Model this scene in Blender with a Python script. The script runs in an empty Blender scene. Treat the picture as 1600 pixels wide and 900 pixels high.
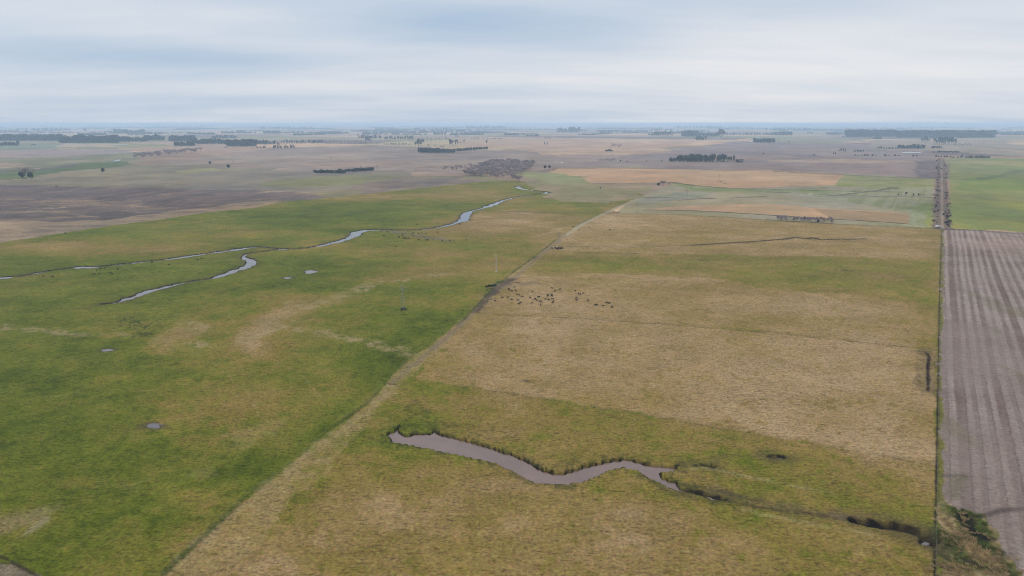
import bpy, math, random
import numpy as np
from mathutils import Vector, Matrix

random.seed(7)
rng = np.random.default_rng(11)
PI = math.pi
scene = bpy.context.scene
COL = scene.collection

# ------------------------------------------------------------------ camera model
H = 100.0                    # flying height of the camera
F = 1142.0                   # focal length in photo pixels (1600 wide)
RE = 1.0e11                  # the plain is as good as flat
LEVEL = 192.0                # photo row of the true level line
PITCH = math.atan((450 - LEVEL) / F)
CP, SP = math.cos(PITCH), math.sin(PITCH)


def gz(x, y):                # height of the curved plain
    return -(x * x + y * y) / (2 * RE)


def pix(u, v):
    """ground point seen at a pixel of the photograph"""
    a = (u - 800) / F
    b = (450 - v) / F
    dx, dy, dz = a, CP + b * SP, -SP + b * CP
    k = (dx * dx + dy * dy) / (2 * RE)
    t = (-dz - math.sqrt(max(dz * dz - 4 * k * H, 0.0))) / (2 * k)
    return dx * t, dy * t


def pixs(lst):
    return [pix(*p[:2]) for p in lst]


def project(x, y, z):
    zz = z - H
    dep = y * CP - zz * SP
    up = y * SP + zz * CP
    ok = dep > 5
    dep = np.where(ok, dep, 1.0)
    return np.where(ok, 800 + F * x / dep, -9e5), np.where(ok, 450 - F * up / dep, 9e5)


# ------------------------------------------------------------------ numpy noise
def _hash(ix, iy, seed):
    h = (ix.astype(np.int64) * 374761393 + iy.astype(np.int64) * 668265263 + seed * 1442695041) & 0xFFFFFFFF
    h = ((h ^ (h >> 13)) * 1274126177) & 0xFFFFFFFF
    h = h ^ (h >> 16)
    return (h & 0xFFFFFF).astype(np.float32) / 16777215.0


def vnoise(x, y, seed=0):
    fx, fy = np.floor(x), np.floor(y)
    ix, iy = fx.astype(np.int64), fy.astype(np.int64)
    tx, ty = (x - fx).astype(np.float32), (y - fy).astype(np.float32)
    tx = tx * tx * (3 - 2 * tx)
    ty = ty * ty * (3 - 2 * ty)
    a, b = _hash(ix, iy, seed), _hash(ix + 1, iy, seed)
    c, d = _hash(ix, iy + 1, seed), _hash(ix + 1, iy + 1, seed)
    return (a + (b - a) * tx) * (1 - ty) + (c + (d - c) * tx) * ty


def fbm(x, y, size, octs=4, seed=0, gain=0.55):
    s, amp, tot, f = 0.0, 1.0, 0.0, 1.0 / size
    for i in range(octs):
        s = s + amp * vnoise(x * f + 17.3 * i, y * f - 9.1 * i, seed + i)
        tot += amp
        amp *= gain
        f *= 2.07
    return s / tot


def sstep(a, b, x):
    t = np.clip((x - a) / (b - a), 0, 1)
    return t * t * (3 - 2 * t)


# ------------------------------------------------------------------ colours
KALB = 0.66


def S(r, g, b, k=None):
    """sRGB bytes to linear albedo"""
    out = []
    for c in (r, g, b):
        c /= 255.0
        out.append((c / 12.92 if c <= 0.04045 else ((c + 0.055) / 1.055) ** 2.4) * (KALB if k is None else k))
    return np.array(out, dtype=np.float32)


# ------------------------------------------------------------------ ground mesh
az_fine = np.arange(-43.0, 43.001, 0.062)
az_rest = np.concatenate([np.arange(43.2, 62, 0.2), np.arange(64.0, 297.0, 2.5), np.arange(298, 316.9, 0.2)])
AZ = np.radians(np.concatenate([az_fine, az_rest]))
rows = [6.0, 30.0, 60.0, 90.0, 110.0]
dep = 41.0
while True:                                     # about two rows to a pixel, never coarser than 1.3 m to 1.1 km
    dep -= 0.052
    r = H / math.tan(math.radians(dep))
    if r - rows[-1] > 1.3:
        break
    if r > rows[-1]:
        rows.append(r)
while rows[-1] < 1120:
    rows.append(rows[-1] + 1.3)
while rows[-1] < 60000:
    r = rows[-1]
    rows.append(r + max(1.3, min(r * r / (H * 731) * 0.45, r * 0.02)))
RR = np.array(rows)
NA, NR = len(AZ), len(RR)
print("ground grid", NA, NR, NA * NR)
A2, R2 = np.meshgrid(AZ, RR)
X = (R2 * np.sin(A2)).ravel()
Y = (R2 * np.cos(A2)).ravel()
R_ = R2.ravel()
del A2, R2
Z = gz(X, Y)
U, V = project(X, Y, Z)
U = U.astype(np.float32)
V = V.astype(np.float32)
CC = np.zeros((X.size, 3), dtype=np.float32)
GR = np.ones(X.size, dtype=np.float32)          # strength of the tuft grain


def warped(size, amp, seed):
    nx = (fbm(X, Y, size, 3, seed) - 0.5) * 2 * amp
    ny = (fbm(X, Y, size, 3, seed + 50) - 0.5) * 2 * amp
    u, v = project(X + nx, Y + ny, Z)
    return u.astype(np.float32), v.astype(np.float32)


WARP = {0: (U, V), 1: warped(9.0, 3.0, 101), 2: warped(40.0, 16.0, 131), 3: warped(130.0, 70.0, 151)}


def inpoly(poly, warp=0):
    """0/1 mask of the ground points inside a polygon given in photo pixels"""
    u, v = WARP[warp]
    P = np.array(poly, dtype=np.float64)
    sel = np.nonzero((u > P[:, 0].min()) & (u < P[:, 0].max()) & (v > P[:, 1].min()) & (v < P[:, 1].max()))[0]
    uu, vv = u[sel], v[sel]
    ins = np.zeros(sel.size, dtype=bool)
    n = len(P)
    for i in range(n):
        x1, y1 = P[i]
        x2, y2 = P[(i + 1) % n]
        if y1 == y2:
            continue
        c = ((y1 > vv) != (y2 > vv)) & (uu < (x2 - x1) * (vv - y1) / (y2 - y1) + x1)
        ins ^= c
    return sel[ins]


def mix(sel, col, k=1.0):
    if np.isscalar(k):
        CC[sel] += (col - CC[sel]) * k
    else:
        CC[sel] += (col - CC[sel]) * k[:, None]


def paint(poly, col, warp=0, col2=None, size=60, stretch=None, seed=1, k=1.0, grain=None, dots=None):
    sel = inpoly(poly, warp)
    if sel.size == 0:
        return sel
    x, y = X[sel], Y[sel]
    if stretch is not None:
        c, s, f = math.cos(stretch[0]), math.sin(stretch[0]), stretch[1]
        x, y = x * c - y * s, (x * s + y * c) / f
    mix(sel, col, k)
    if col2 is not None:
        n = sstep(0.36, 0.64, fbm(x, y, size, 5, seed))
        mix(sel, col2, n * k)
    if grain is not None:
        GR[sel] = grain
    return sel


def polydist(pts, reach):
    """(indices, distance, parameter, side) of ground points near a world polyline"""
    P = np.array(pts)
    sel = np.nonzero((X > P[:, 0].min() - reach) & (X < P[:, 0].max() + reach) & (Y > P[:, 1].min() - reach) & (Y < P[:, 1].max() + reach))[0]
    x, y = X[sel], Y[sel]
    best = np.full(sel.size, 1e9)
    par = np.zeros(sel.size)
    for i in range(len(P) - 1):
        ax, ay = P[i]
        bx, by = P[i + 1]
        dx, dy = bx - ax, by - ay
        L2 = dx * dx + dy * dy + 1e-9
        t = np.clip(((x - ax) * dx + (y - ay) * dy) / L2, 0, 1)
        d = np.hypot(x - ax - t * dx, y - ay - t * dy)
        m = d < best
        best[m] = d[m]
        par[m] = i + t[m]
    k = best < reach
    return sel[k], best[k], par[k]


def line(px, width, col, k=1.0, soft=1.0, rag=0.5, seed=3, size=6.0, grain=None, world=False):
    """paint a band along a polyline given in photo pixels, width in metres"""
    pts = px if world else pixs(px)
    if not world:                                # a bank or hedge line stays readable far off
        rr = np.mean([math.hypot(*p) for p in pts])
        if rr > 650:
            width = max(width, 0.5 * rr * rr / (H * 731))
            size = max(size, width)
    sel, d, t = polydist(pts, width / 2 + soft + rag * width + 2)
    if sel.size == 0:
        return
    n = fbm(X[sel], Y[sel], size, 3, seed) - 0.5
    m = 1 - sstep(width / 2 - soft * 0.5, width / 2 + soft * 0.5, d + n * 2 * rag * width)
    if rag > 0.8:
        m = m * sstep(0.38, 0.56, fbm(X[sel], Y[sel], size * 0.45, 3, seed + 7))
    mix(sel, col, (m * k).astype(np.float32))
    if grain is not None:
        GR[sel] = GR[sel] * (1 - m) + grain * m


# direction of the right-hand fence line: the whole countryside is laid out along it
fa, fb = pix(1461, 900), pix(1468, 357)
FAZ = math.atan2(fb[0] - fa[0], fb[1] - fa[1])
FD = (math.sin(FAZ), math.cos(FAZ))             # along the fence
FN = (math.cos(FAZ), -math.sin(FAZ))            # to its right
print("fence azimuth", math.degrees(FAZ))
LA = X * FD[0] + Y * FD[1]
LB = X * FN[0] + Y * FN[1]

# ---- far patchwork of fields
def cells():
    wv = fbm(X, Y, 2500, 2, 5) * 500
    a = (LA + wv) / 620.0
    ia = np.floor(a)
    b = (LB + wv * 0.4) / 950.0 + _hash(ia, ia * 0, 77) * 3
    ib = np.floor(b)
    h1, h2 = _hash(ia, ib, 3), _hash(ia, ib, 9)
    return h1, h2, np.minimum(np.abs(a - np.round(a)) * 620, np.abs(b - np.round(b)) * 950)


h1, h2, edge = cells()
pal = [S(190, 160, 134), S(160, 136, 118), S(206, 172, 136), S(146, 142, 100), S(164, 150, 120), S(176, 148, 128), S(128, 110, 100), S(196, 168, 136)]
for i, c in enumerate(pal):
    m = (h1 >= i / len(pal)) & (h1 <= (i + 1) / len(pal))
    CC[m] = c
CC *= (0.9 + 0.2 * h2)[:, None]
n = fbm(X, Y, 300, 5, 21)
CC *= (0.82 + 0.36 * n)[:, None]
m = edge < 7
CC[m] *= 0.72
del h1, h2, edge, m, n
GR[:] = 0.7

STR = (0.15, 4.0)            # streaks run across the view
# ---- named far fields, painted from far to near (photo pixels)
paint([(-40, 224), (100, 224), (96, 236), (-40, 238)], S(128, 138, 112), 3, S(140, 142, 120))
paint([(-40, 236), (95, 233), (180, 232), (200, 240), (100, 247), (-40, 248)], S(166, 148, 140), 3, S(156, 142, 134), 90)
paint([(95, 224), (180, 226), (185, 229), (95, 230)], S(186, 164, 142), 3)
paint([(-40, 247), (100, 245), (205, 238), (230, 246), (190, 256), (100, 262), (-40, 270)], S(150, 142, 112), 3, S(128, 128, 100), 90, STR, 6)
paint([(-40, 254), (40, 253), (60, 259), (-40, 264)], S(178, 154, 128), 3, S(160, 145, 118), 60)
paint([(-40, 272), (0, 269), (50, 266), (110, 257), (190, 252), (212, 256), (130, 268), (50, 278), (-40, 284)], S(86, 104, 62), 2, S(104, 116, 70), 50, STR)
paint([(-40, 268), (60, 264), (120, 256), (125, 259), (60, 267), (-40, 272)], S(108, 104, 92), 2)
paint([(130, 292), (185, 270), (250, 254), (330, 242), (460, 230), (640, 225), (700, 234), (840, 236), (890, 247), (850, 264), (740, 268), (700, 280), (480, 296), (300, 300)], S(158, 141, 128), 3, S(148, 131, 120), 110, STR, 8)
paint([(330, 243), (470, 240), (640, 243), (560, 250), (420, 252), (330, 256)], S(164, 148, 132), 3, k=0.7)
paint([(470, 256), (560, 253), (660, 254), (600, 260), (500, 262)], S(170, 142, 122), 2, S(158, 140, 125), 40, k=0.8)
paint([(600, 268), (640, 266), (720, 272), (740, 279), (640, 276)], S(176, 150, 126), 2, S(158, 136, 118), 40, k=0.9)
paint([(640, 262), (720, 258), (760, 262), (720, 272), (650, 268)], S(144, 124, 116), 2, S(156, 136, 122), 40)
paint([(690, 219), (860, 214), (1000, 223), (1120, 217), (1060, 228), (1000, 241), (830, 237), (720, 229)], S(190, 160, 132), 3, S(182, 152, 128), 120)
paint([(560, 226), (620, 221), (700, 219), (720, 229), (800, 231), (800, 233), (640, 229)], S(190, 172, 126), 2, S(178, 158, 124), 60)
paint([(880, 241), (1000, 243), (1150, 252), (1200, 262), (1000, 262), (880, 262), (830, 258), (860, 250)], S(156, 137, 126), 3, S(144, 128, 120), 90, STR)
paint([(990, 243), (1150, 221), (1330, 223), (1460, 240), (1464, 249), (1330, 247), (1200, 245), (1000, 250)], S(140, 124, 122), 3, S(150, 134, 128), 130, STR)
paint([(1180, 214), (1290, 214), (1360, 218), (1300, 224), (1180, 222)], S(150, 146, 118), 3)
paint([(1360, 219), (1560, 219), (1620, 232), (1620, 246), (1500, 238), (1360, 233)], S(168, 150, 128), 3, S(150, 138, 122), 100, STR)
paint([(1000, 263), (1200, 246), (1464, 247), (1459, 278), (1320, 272), (1200, 266)], S(140, 122, 116), 2, S(150, 132, 124), 60, STR)
paint([(1200, 249), (1330, 249), (1445, 252), (1420, 255), (1200, 254)], S(172, 148, 124), 2, S(158, 138, 122), 40)
paint([(1430, 252), (1465, 250), (1459, 280), (1430, 276)], S(112, 98, 98), 2, S(130, 114, 110), 25)
paint([(370, 280), (560, 276), (760, 274), (800, 284), (690, 300), (560, 312), (440, 325), (380, 322)], S(136, 128, 92), 2, S(126, 118, 90), 40, STR, 11)
# mid left: grey stubble, olive bands, the dark marsh
paint([(-60, 283), (60, 277), (140, 266), (200, 258), (420, 262), (420, 300), (300, 302), (-60, 300)], S(142, 132, 106), 3, S(128, 120, 104), 60, STR, 12)
paint([(180, 285), (300, 270), (480, 266), (640, 268), (640, 290), (420, 304), (260, 292)], S(132, 124, 114), 3, S(142, 132, 112), 45, STR, 13)
paint([(430, 278), (560, 274), (650, 276), (640, 284), (520, 292), (420, 296), (380, 292)], S(138, 136, 92), 3, S(130, 124, 102), 40, STR, 14)
paint([(540, 286), (640, 278), (720, 276), (740, 284), (680, 292), (600, 300), (540, 306)], S(124, 110, 102), 3, S(140, 124, 108), 40, STR, 15)
paint([(270, 268), (330, 262), (350, 266), (300, 270)], S(150, 146, 104), 2)
tan = S(172, 150, 122)
paint([(-60, 330), (0, 296), (100, 300), (225, 294), (325, 296), (400, 300), (436, 306), (440, 316), (400, 330), (250, 345), (100, 368), (-60, 392)], tan, 2, S(158, 138, 114), 40, STR, 16)
paint([(-60, 345), (-60, 290), (100, 294), (225, 293), (325, 295), (400, 300), (475, 305), (440, 314), (400, 318), (350, 325), (250, 339), (175, 345), (75, 341), (0, 341)], S(108, 96, 94), 3, S(124, 108, 102), 22, STR, 17, grain=1.5)
sel = inpoly([(-60, 300), (100, 312), (250, 318), (420, 310), (440, 318), (250, 345), (100, 368), (-60, 392)], 3)
mix(sel, S(160, 138, 112), (0.7 * sstep(0.50, 0.66, fbm(X[sel] * .5, Y[sel], 24, 5, 19, .62))).astype(np.float32))
mix(sel, S(112, 99, 92), (0.6 * sstep(0.52, 0.66, fbm(X[sel] * .5, Y[sel], 20, 5, 29, .62))).astype(np.float32))
for i in range(14):          # pale grass and dark pools inside the marsh
    u, v = random.uniform(0, 430), random.uniform(300, 345)
    w, hh = random.uniform(14, 60), random.uniform(1, 3)
    sel = inpoly([(u - w, v + 1), (u - w * .3, v - hh * 1.6), (u + w, v), (u + w * .2, v + hh * 1.6)], 3)
    mix(sel, tan if i % 3 else S(92, 82, 80), (0.75 * sstep(0.45, 0.6, fbm(X[sel], Y[sel], 16, 4, 18))).astype(np.float32))
fs = np.nonzero(R_ > 500)[0]
CC[fs] *= np.array([1.02, 0.93, 0.84], dtype=np.float32)      # dry winter stubble is warm
CC[fs] *= (0.80 + 0.40 * fbm(X[fs] * .6, Y[fs], 26, 5, 210, 0.65))[:, None]
CC[fs] *= (0.90 + 0.20 * fbm(X[fs], Y[fs], 180, 4, 214, 0.6))[:, None]
# the grazing land
mid_pasture = [(-400, 470), (-60, 386), (0, 379), (100, 364), (175, 352), (250, 343), (325, 332), (400, 324), (440, 315), (520, 309), (600, 300), (680, 292), (750, 284), (805, 282), (850, 288), (900, 290), (960, 300), (1010, 303), (985, 313), (960, 328), (964, 333),
               (1060, 333), (1200, 342), (1320, 349), (1459, 356), (1473, 357), (1463, 900), (1460, 2600), (-9000, 2600)]
past = np.unique(np.concatenate([inpoly(mid_pasture, 1), np.nonzero(V > 900)[0], np.nonzero((U < -100) & (V > 400))[0]]))
m_past = np.zeros(X.size, dtype=bool)
m_past[past] = True
px, py, pu, pv = X[past], Y[past], WARP[2][0][past], WARP[2][1][past]

track_left = [(200, 960), (257, 897), (275, 880), (375, 787), (400, 767), (457, 725), (512, 675), (575, 630), (610, 595), (640, 560), (690, 525), (725, 500), (760, 462), (800, 427), (840, 398), (868, 376), (905, 350), (965, 322), (1005, 306)]
# dryness: 0 dark green ... 1 pale straw
D = np.full(past.size, 0.46, dtype=np.float32)
idx = np.full(X.size, -1, dtype=np.int64)
idx[past] = np.arange(past.size)


def setD(poly, val, warp=1):
    s = idx[inpoly(poly, warp)]
    D[s[s >= 0]] = val


def softD(poly, val, warps=(1, 2, 3)):
    """as setD, with an edge that breaks up instead of stopping"""
    acc = np.zeros(past.size, dtype=np.float32)
    for w in warps:
        q = idx[inpoly(poly, w)]
        acc[q[q >= 0]] += 1.0 / len(warps)
    D[:] += (val - D) * acc


setD([(-400, 460), (0, 378), (250, 342), (440, 314), (600, 299), (750, 283), (805, 281), (850, 287), (860, 301), (800, 310), (740, 328), (715, 350), (600, 358), (400, 386), (200, 412), (0, 436), (-400, 480)], 0.38, 2)
right = [p for p in track_left] + [(1005, 306), (1459, 356), (1473, 357), (1463, 900), (1460, 2600), (-600, 2600)]
setD(right, 0.66, 0)
softD([(1005, 305), (905, 350), (868, 376), (850, 392), (1100, 399), (1462, 408), (1472, 356), (1200, 341), (964, 331)], 0.82, (1, 2, 3))
softD([(845, 394), (1050, 396), (1462, 404), (1463, 476), (1330, 464), (1200, 450), (1100, 434), (940, 430), (800, 428)], 0.645, (1, 2, 3))
softD([(800, 430), (940, 428), (1100, 433), (1200, 449), (1330, 463), (1463, 475), (1463, 548), (1200, 520), (1000, 504), (735, 490), (760, 462)], 0.86, (1, 2, 3))
setD([(735, 490), (1000, 504), (1200, 520), (1463, 547), (1459, 726), (1200, 682), (1050, 655), (900, 630), (650, 592), (690, 525)], 0.90, 1)
softD([(650, 592), (900, 630), (1050, 655), (1200, 682), (1459, 726), (1462, 860), (1200, 760), (1065, 740), (960, 716), (860, 735), (690, 672), (620, 662), (540, 690), (575, 640)], 0.675, (1, 1, 2))
setD([(1000, 770), (1200, 800), (1462, 850), (1461, 905), (1000, 905)], 0.62, 3)


def blob(u, v, ru, rv, amp):
    s = np.nonzero((np.abs(pu - u) < ru * 2.4) & (np.abs(pv - v) < rv * 2.4))[0]
    if s.size:
        D[s] += amp * np.exp(-((pu[s] - u) / ru) ** 2 - ((pv[s] - v) / rv) ** 2).astype(np.float32)


for b in [(760, 865, 340, 70, .13), (1150, 885, 220, 40, .09), (60, 600, 220, 100, -.20), (0, 700, 160, 60, -.14), (480, 420, 130, 26, -.13), (495, 612, 85, 48, .13), (390, 655, 110, 40, .06), (610, 560, 60, 30, -.08), (440, 730, 90, 60, -.10), (200, 840, 130, 50, -.06),
          (680, 500, 70, 28, -.20), (600, 570, 120, 22, -.16), (640, 545, 60, 20, -.08), (750, 450, 34, 10, -.26), (480, 345, 150, 22, -.16), (640, 330, 110, 22, -.12), (250, 440, 200, 40, -.08),
          (440, 490, 44, 24, .34), (420, 530, 30, 28, .30), (300, 520, 46, 22, .30), (290, 540, 30, 8, .18), (60, 815, 80, 24, .28), (20, 840, 50, 14, .2), (370, 695, 90, 24, .24), (330, 775, 70, 22, .20), (150, 730, 150, 24, .14),
          (420, 640, 90, 26, .10), (180, 520, 26, 5, .34), (660, 425, 90, 16, .22), (720, 400, 90, 12, .14), (130, 388, 150, 12, .26), (330, 362, 130, 12, .16), (290, 385, 140, 12, .12), (480, 465, 110, 10, .2), (590, 440, 50, 9, .22),
          (680, 390, 70, 10, .16), (760, 350, 110, 22, .30), (760, 300, 80, 16, .20), (700, 310, 60, 10, .16), (620, 305, 80, 8, .18), (860, 340, 90, 18, .20), (860, 310, 70, 16, -.06), (760, 380, 80, 12, -.06), (560, 310, 60, 8, .15), (470, 320, 60, 6, .18),
          (590, 690, 70, 36, -.24), (690, 655, 130, 16, -.18), (720, 722, 110, 20, -.26), (860, 660, 60, 16, -.04), (830, 690, 40, 12, -.14), (930, 700, 160, 20, -.04), (1000, 770, 140, 22, -.14), (1300, 760, 160, 30, -.04), (1400, 800, 80, 26, -.10), (1200, 720, 120, 12, -.03),
          (1200, 815, 80, 14, -.12), (560, 740, 120, 40, -.03), (560, 850, 90, 30, -.14), (760, 860, 60, 12, -.12), (620, 880, 60, 14, -.1), (1100, 820, 60, 20, -.03), (700, 790, 120, 20, .06), (900, 800, 150, 40, .06), (440, 880, 120, 30, .08), (1000, 880, 160, 30, .05),
          (1000, 450, 160, 18, -.05), (1150, 410, 150, 10, -.06), (1250, 440, 130, 14, -.1), (950, 410, 70, 8, -.1), (1320, 425, 80, 10, -.06), (1445, 500, 14, 90, -.10), (1448, 660, 10, 40, -.05), (1180, 505, 220, 20, -.06), (1330, 500, 120, 26, .05),
          (1420, 660, 30, 24, -.14), (1350, 560, 60, 20, -.04), (900, 620, 60, 12, -.06), (1060, 630, 80, 20, -.05), (860, 505, 80, 20, .06), (850, 460, 60, 20, .08), (1250, 690, 90, 16, .05), (800, 600, 60, 14, -.05), (1300, 360, 140, 14, .04), (1050, 345, 100, 8, .05), (900, 370, 60, 14, -.02)]:
    blob(*b)
calm = (1 - 0.45 * sstep(0.72, 0.86, D)).astype(np.float32)
D += (fbm(px, py, 40, 6, 31, 0.62) - 0.5) * 0.50 * calm
D += (fbm(px, py, 9, 4, 37, 0.7) - 0.5) * 0.34 * calm
D -= 0.16 * sstep(0.60, 0.78, fbm(px, py, 3.0, 3, 39, 0.6))
D += (fbm(px, py, 4.5, 3, 47, 0.6) - 0.5) * 0.36 * sstep(0.74, 0.6, D) * sstep(700, 250, np.hypot(px, py))
leftm = (D < 0.66) & (pu < 900)
D[leftm] += (fbm(px[leftm], py[leftm], 75, 5, 41) - 0.5) * 0.34
D += np.where((pv < 400) & (pu < 900), 0.06, 0).astype(np.float32)
ramp_t = [0.0, 0.18, 0.36, 0.52, 0.66, 0.8, 0.92, 1.1]
ramp_c = np.array([S(70, 78, 14), S(87, 96, 18), S(107, 111, 30), S(128, 118, 45), S(142, 120, 58), S(158, 129, 78), S(173, 142, 99), S(188, 157, 116)])
for c in range(3):
    CC[past, c] = np.interp(D, ramp_t, ramp_c[:, c])
GR[past] = 1.0
del pu, pv

# patches and worn paths in the grazing land
straw, soil, wet = S(166, 144, 106), S(112, 94, 76), S(38, 29, 22)
line([(0, 510), (60, 517), (110, 521), (150, 523), (200, 522)], 5.0, S(158, 138, 100), 0.75, 5, 0.9, 5)
line([(420, 505), (470, 516), (540, 527), (600, 541), (650, 552)], 6.0, S(164, 142, 100), 0.8, 6, 1.1, 6, 7)
line([(410, 520), (430, 500), (480, 478), (540, 462), (590, 444), (650, 434), (700, 428)], 7.0, S(164, 142, 100), 0.8, 7, 1.2, 7, 7)
line([(300, 535), (320, 540)], 5.0, S(168, 146, 106), 0.8, 6, 1.3, 8, 5)
line([(300, 505), (322, 512)], 6.0, S(160, 140, 98), 0.8, 6, 1.3, 9, 5)
line([(-40, 838), (20, 818), (60, 802)], 7, S(150, 132, 90), 0.6, 4, 0.6, 10, 6)
line([(40, 835), (70, 812)], 2.0, S(168, 150, 118), 0.6, 2, 0.6, 10, 6)
for poly, k_ in (([(400, 505), (435, 472), (482, 472), (478, 500), (440, 522), (428, 548), (405, 562), (396, 535)], .85), ([(470, 480), (560, 448), (610, 436), (606, 446), (550, 462), (480, 492)], .6), ([(262, 500), (318, 492), (338, 510), (325, 542), (285, 546), (262, 530)], .5), ([(-40, 800), (60, 798), (80, 822), (40, 842), (-40, 850)], .6), ([(330, 690), (430, 672), (452, 690), (400, 712), (330, 712)], .45), ([(180, 740), (330, 728), (360, 744), (240, 760)], .35)):
    sel = inpoly(poly, 2)
    wk = 0.4 * np.isin(sel, inpoly(poly, 3)) + 0.6
    mix(sel, S(166, 143, 98), (k_ * .8 * wk * sstep(0.42, 0.66, fbm(X[sel], Y[sel], 11, 6, 181, .68))).astype(np.float32))
# narrow cattle trails wandering over the grazing
tr = random.Random(21)
for (u0, v0, u1, v1) in [(120, 700, 420, 560), (60, 620, 330, 600), (420, 660, 250, 480), (500, 620, 330, 470), (760, 470, 1010, 640), (830, 470, 1200, 560), (900, 480, 1430, 690), (1000, 650, 880, 735), (1150, 660, 1090, 760), (620, 800, 900, 770), (700, 880, 1100, 800), (1100, 880, 1430, 860), (560, 430, 640, 370), (700, 450, 640, 372), (250, 470, 190, 415), (900, 420, 1300, 400), (480, 430, 420, 392)]:
    pts_ = []
    for i in range(9):
        t = i / 8
        pts_.append((u0 + (u1 - u0) * t + tr.gauss(0, 7) * (0 < i < 8), v0 + (v1 - v0) * t + tr.gauss(0, 3.2) * (0 < i < 8)))
    line(pts_, 0.7, S(160, 138, 96) if tr.random() < .6 else S(92, 86, 46), 0.34, 0.9, 0.85, tr.randrange(500), 5)
# dark weeds
for (u, v, w) in [(215, 505, 9), (222, 518, 8), (208, 498, 5)]:
    line([(u - 5, v), (u + 5, v + 4)], w, S(44, 56, 26), 0.8, 8, 1.4, 12, 2.0)
line([(765, 447), (776, 444), (783, 440)], 5, S(40, 72, 26), 0.9, 3, 0.5, 13, 3)
# diagonal farm track with its pale verge
tl = pixs(track_left)
verge = [(350, 905), (385, 868), (465, 775), (525, 716), (558, 680), (600, 628), (640, 592), (690, 540), (735, 500), (775, 462), (815, 428), (850, 400)]
sel = inpoly(track_left[1:16] + verge[::-1], 1)
mix(sel, S(164, 138, 88), (0.25 + 0.55 * sstep(0.35, 0.6, fbm(X[sel], Y[sel], 5, 4, 44))).astype(np.float32))
line([(250, 905), (330, 832), (420, 758), (500, 692), (560, 655), (612, 600)], 3.0, S(164, 142, 102), 0.6, 4, 1.0, 45, 6)
line([(612, 600), (640, 575), (700, 525), (748, 481), (775, 455), (800, 437), (838, 404), (866, 382), (884, 368)], 3.0, S(138, 118, 92), 0.8, 2.5, 0.5, 46, 6)
line([(745, 487), (765, 462), (785, 444), (800, 436)], 5.0, S(92, 76, 62), 0.85, 3, 0.7, 47, 5)
line([(764, 452), (790, 446), (810, 441)], 3.0, S(64, 54, 44), 0.9, 3, 0.9, 48, 5)
line([(781, 448), (830, 443)], 9.0, S(128, 110, 86), 0.6, 6, 0.6, 49, 8)
line([(884, 368), (905, 353), (935, 338), (965, 324), (1000, 309), (1030, 301)], 3.0, S(168, 156, 122), 0.8, 2, 0.3, 50, 9)
line([(606, 600), (618, 601)], 1.4, S(64, 50, 40), 0.9, .6, 0.3, 51, 4)
for off, kk in ((0.0, 0.7), (0.9, 0.35)):       # the rank strip under the fence, left of the track
    pts = [(x - off, y) for x, y in tl]
    sel, d, t = polydist(pts, 4)
    nn = fbm(X[sel], Y[sel], 2.5, 3, 52)
    mix(sel, S(58, 74, 30), ((1 - sstep(0.2, 1.1, d + nn - 0.5)) * kk * sstep(0.3, 0.6, fbm(X[sel], Y[sel], 30, 3, 53))).astype(np.float32))
# bottom-left corner lane
paint([(-300, 800), (0, 870), (62, 903), (120, 960), (-300, 1200)], S(140, 122, 98), 1, S(120, 106, 82), 4, seed=61)
line([(-120, 826), (0, 869), (30, 884), (66, 905)], 0.9, S(58, 46, 34), 0.9, .8, 0.5, 62, 3)
# cross-fence lines
dk = S(104, 88, 60)
line([(650, 592), (760, 610), (900, 632), (1050, 657), (1200, 683), (1459, 726)], 0.8, dk, 0.6, .8, 0.9, 63, 6)
line([(735, 488), (850, 494), (1000, 504), (1200, 520), (1330, 533), (1463, 547)], 0.9, dk, 0.75, .8, 0.7, 64, 8)
line([(870, 640), (905, 634), (970, 655)], 1.2, S(70, 70, 36), 0.5, 2, 1.0, 65, 4)
line([(880, 385), (1000, 386), (1085, 383)], 1.6, S(96, 92, 62), 0.8, 1, 0.5, 66, 9)
line([(700, 326), (760, 329), (880, 333), (960, 333)], 2.0, S(92, 84, 62), 0.8, 1.5, 0.4, 67, 9)
line([(905, 395), (1000, 396), (1160, 403)], 3.0, S(80, 86, 40), 0.5, 3, 1.0, 68, 6)
line([(680, 374), (740, 376), (780, 372), (800, 378)], 2.0, S(80, 68, 50), 0.7, 2, 1.3, 69, 4)
line([(595, 359), (640, 366), (700, 376)], 9.0, S(118, 106, 90), 0.6, 8, 0.6, 70, 8)
line([(1074, 733), (1110, 732), (1150, 741), (1200, 751), (1300, 772)], 1.0, S(168, 156, 104), 0.6, 1, 0.5, 71, 5)
line([(1160, 795), (1200, 806), (1280, 821), (1380, 838)], 0.8, S(162, 152, 104), 0.5, 1, 0.5, 72, 5)
line([(1120, 765), (1160, 778), (1230, 795), (1310, 808)], 5.0, S(108, 94, 62), 0.6, 5, 0.6, 73, 5)
line([(1128, 779), (1165, 789), (1200, 795.5), (1262, 802), (1300, 807.5), (1331, 811)], 1.5, S(80, 66, 42), 0.8, 1.0, 0.6, 83, 3)
line([(1066, 757), (1100, 763), (1140, 772), (1200, 785), (1250, 795)], 1.3, S(88, 74, 44), 0.6, 1.2, 0.7, 84, 3)
line([(1310, 806), (1335, 808), (1345, 812)], 2.5, S(140, 116, 92), 0.8, 2, 0.6, 74, 3)
line([(1110, 715), (1150, 713), (1205, 712)], 2.0, S(96, 86, 46), 0.6, 2, 0.6, 75, 4)
line([(817, 595), (825, 596)], 2.5, S(70, 60, 46), 0.8, 2, 0.6, 76, 3)
line([(1436, 560), (1434, 590), (1432, 600)], 1.6, S(110, 88, 64), 0.7, 2, 1.0, 77, 3)
line([(1317, 422), (1330, 423)], 3.0, S(50, 66, 36), 0.9, 1.5, 0.5, 78, 3)
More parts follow.
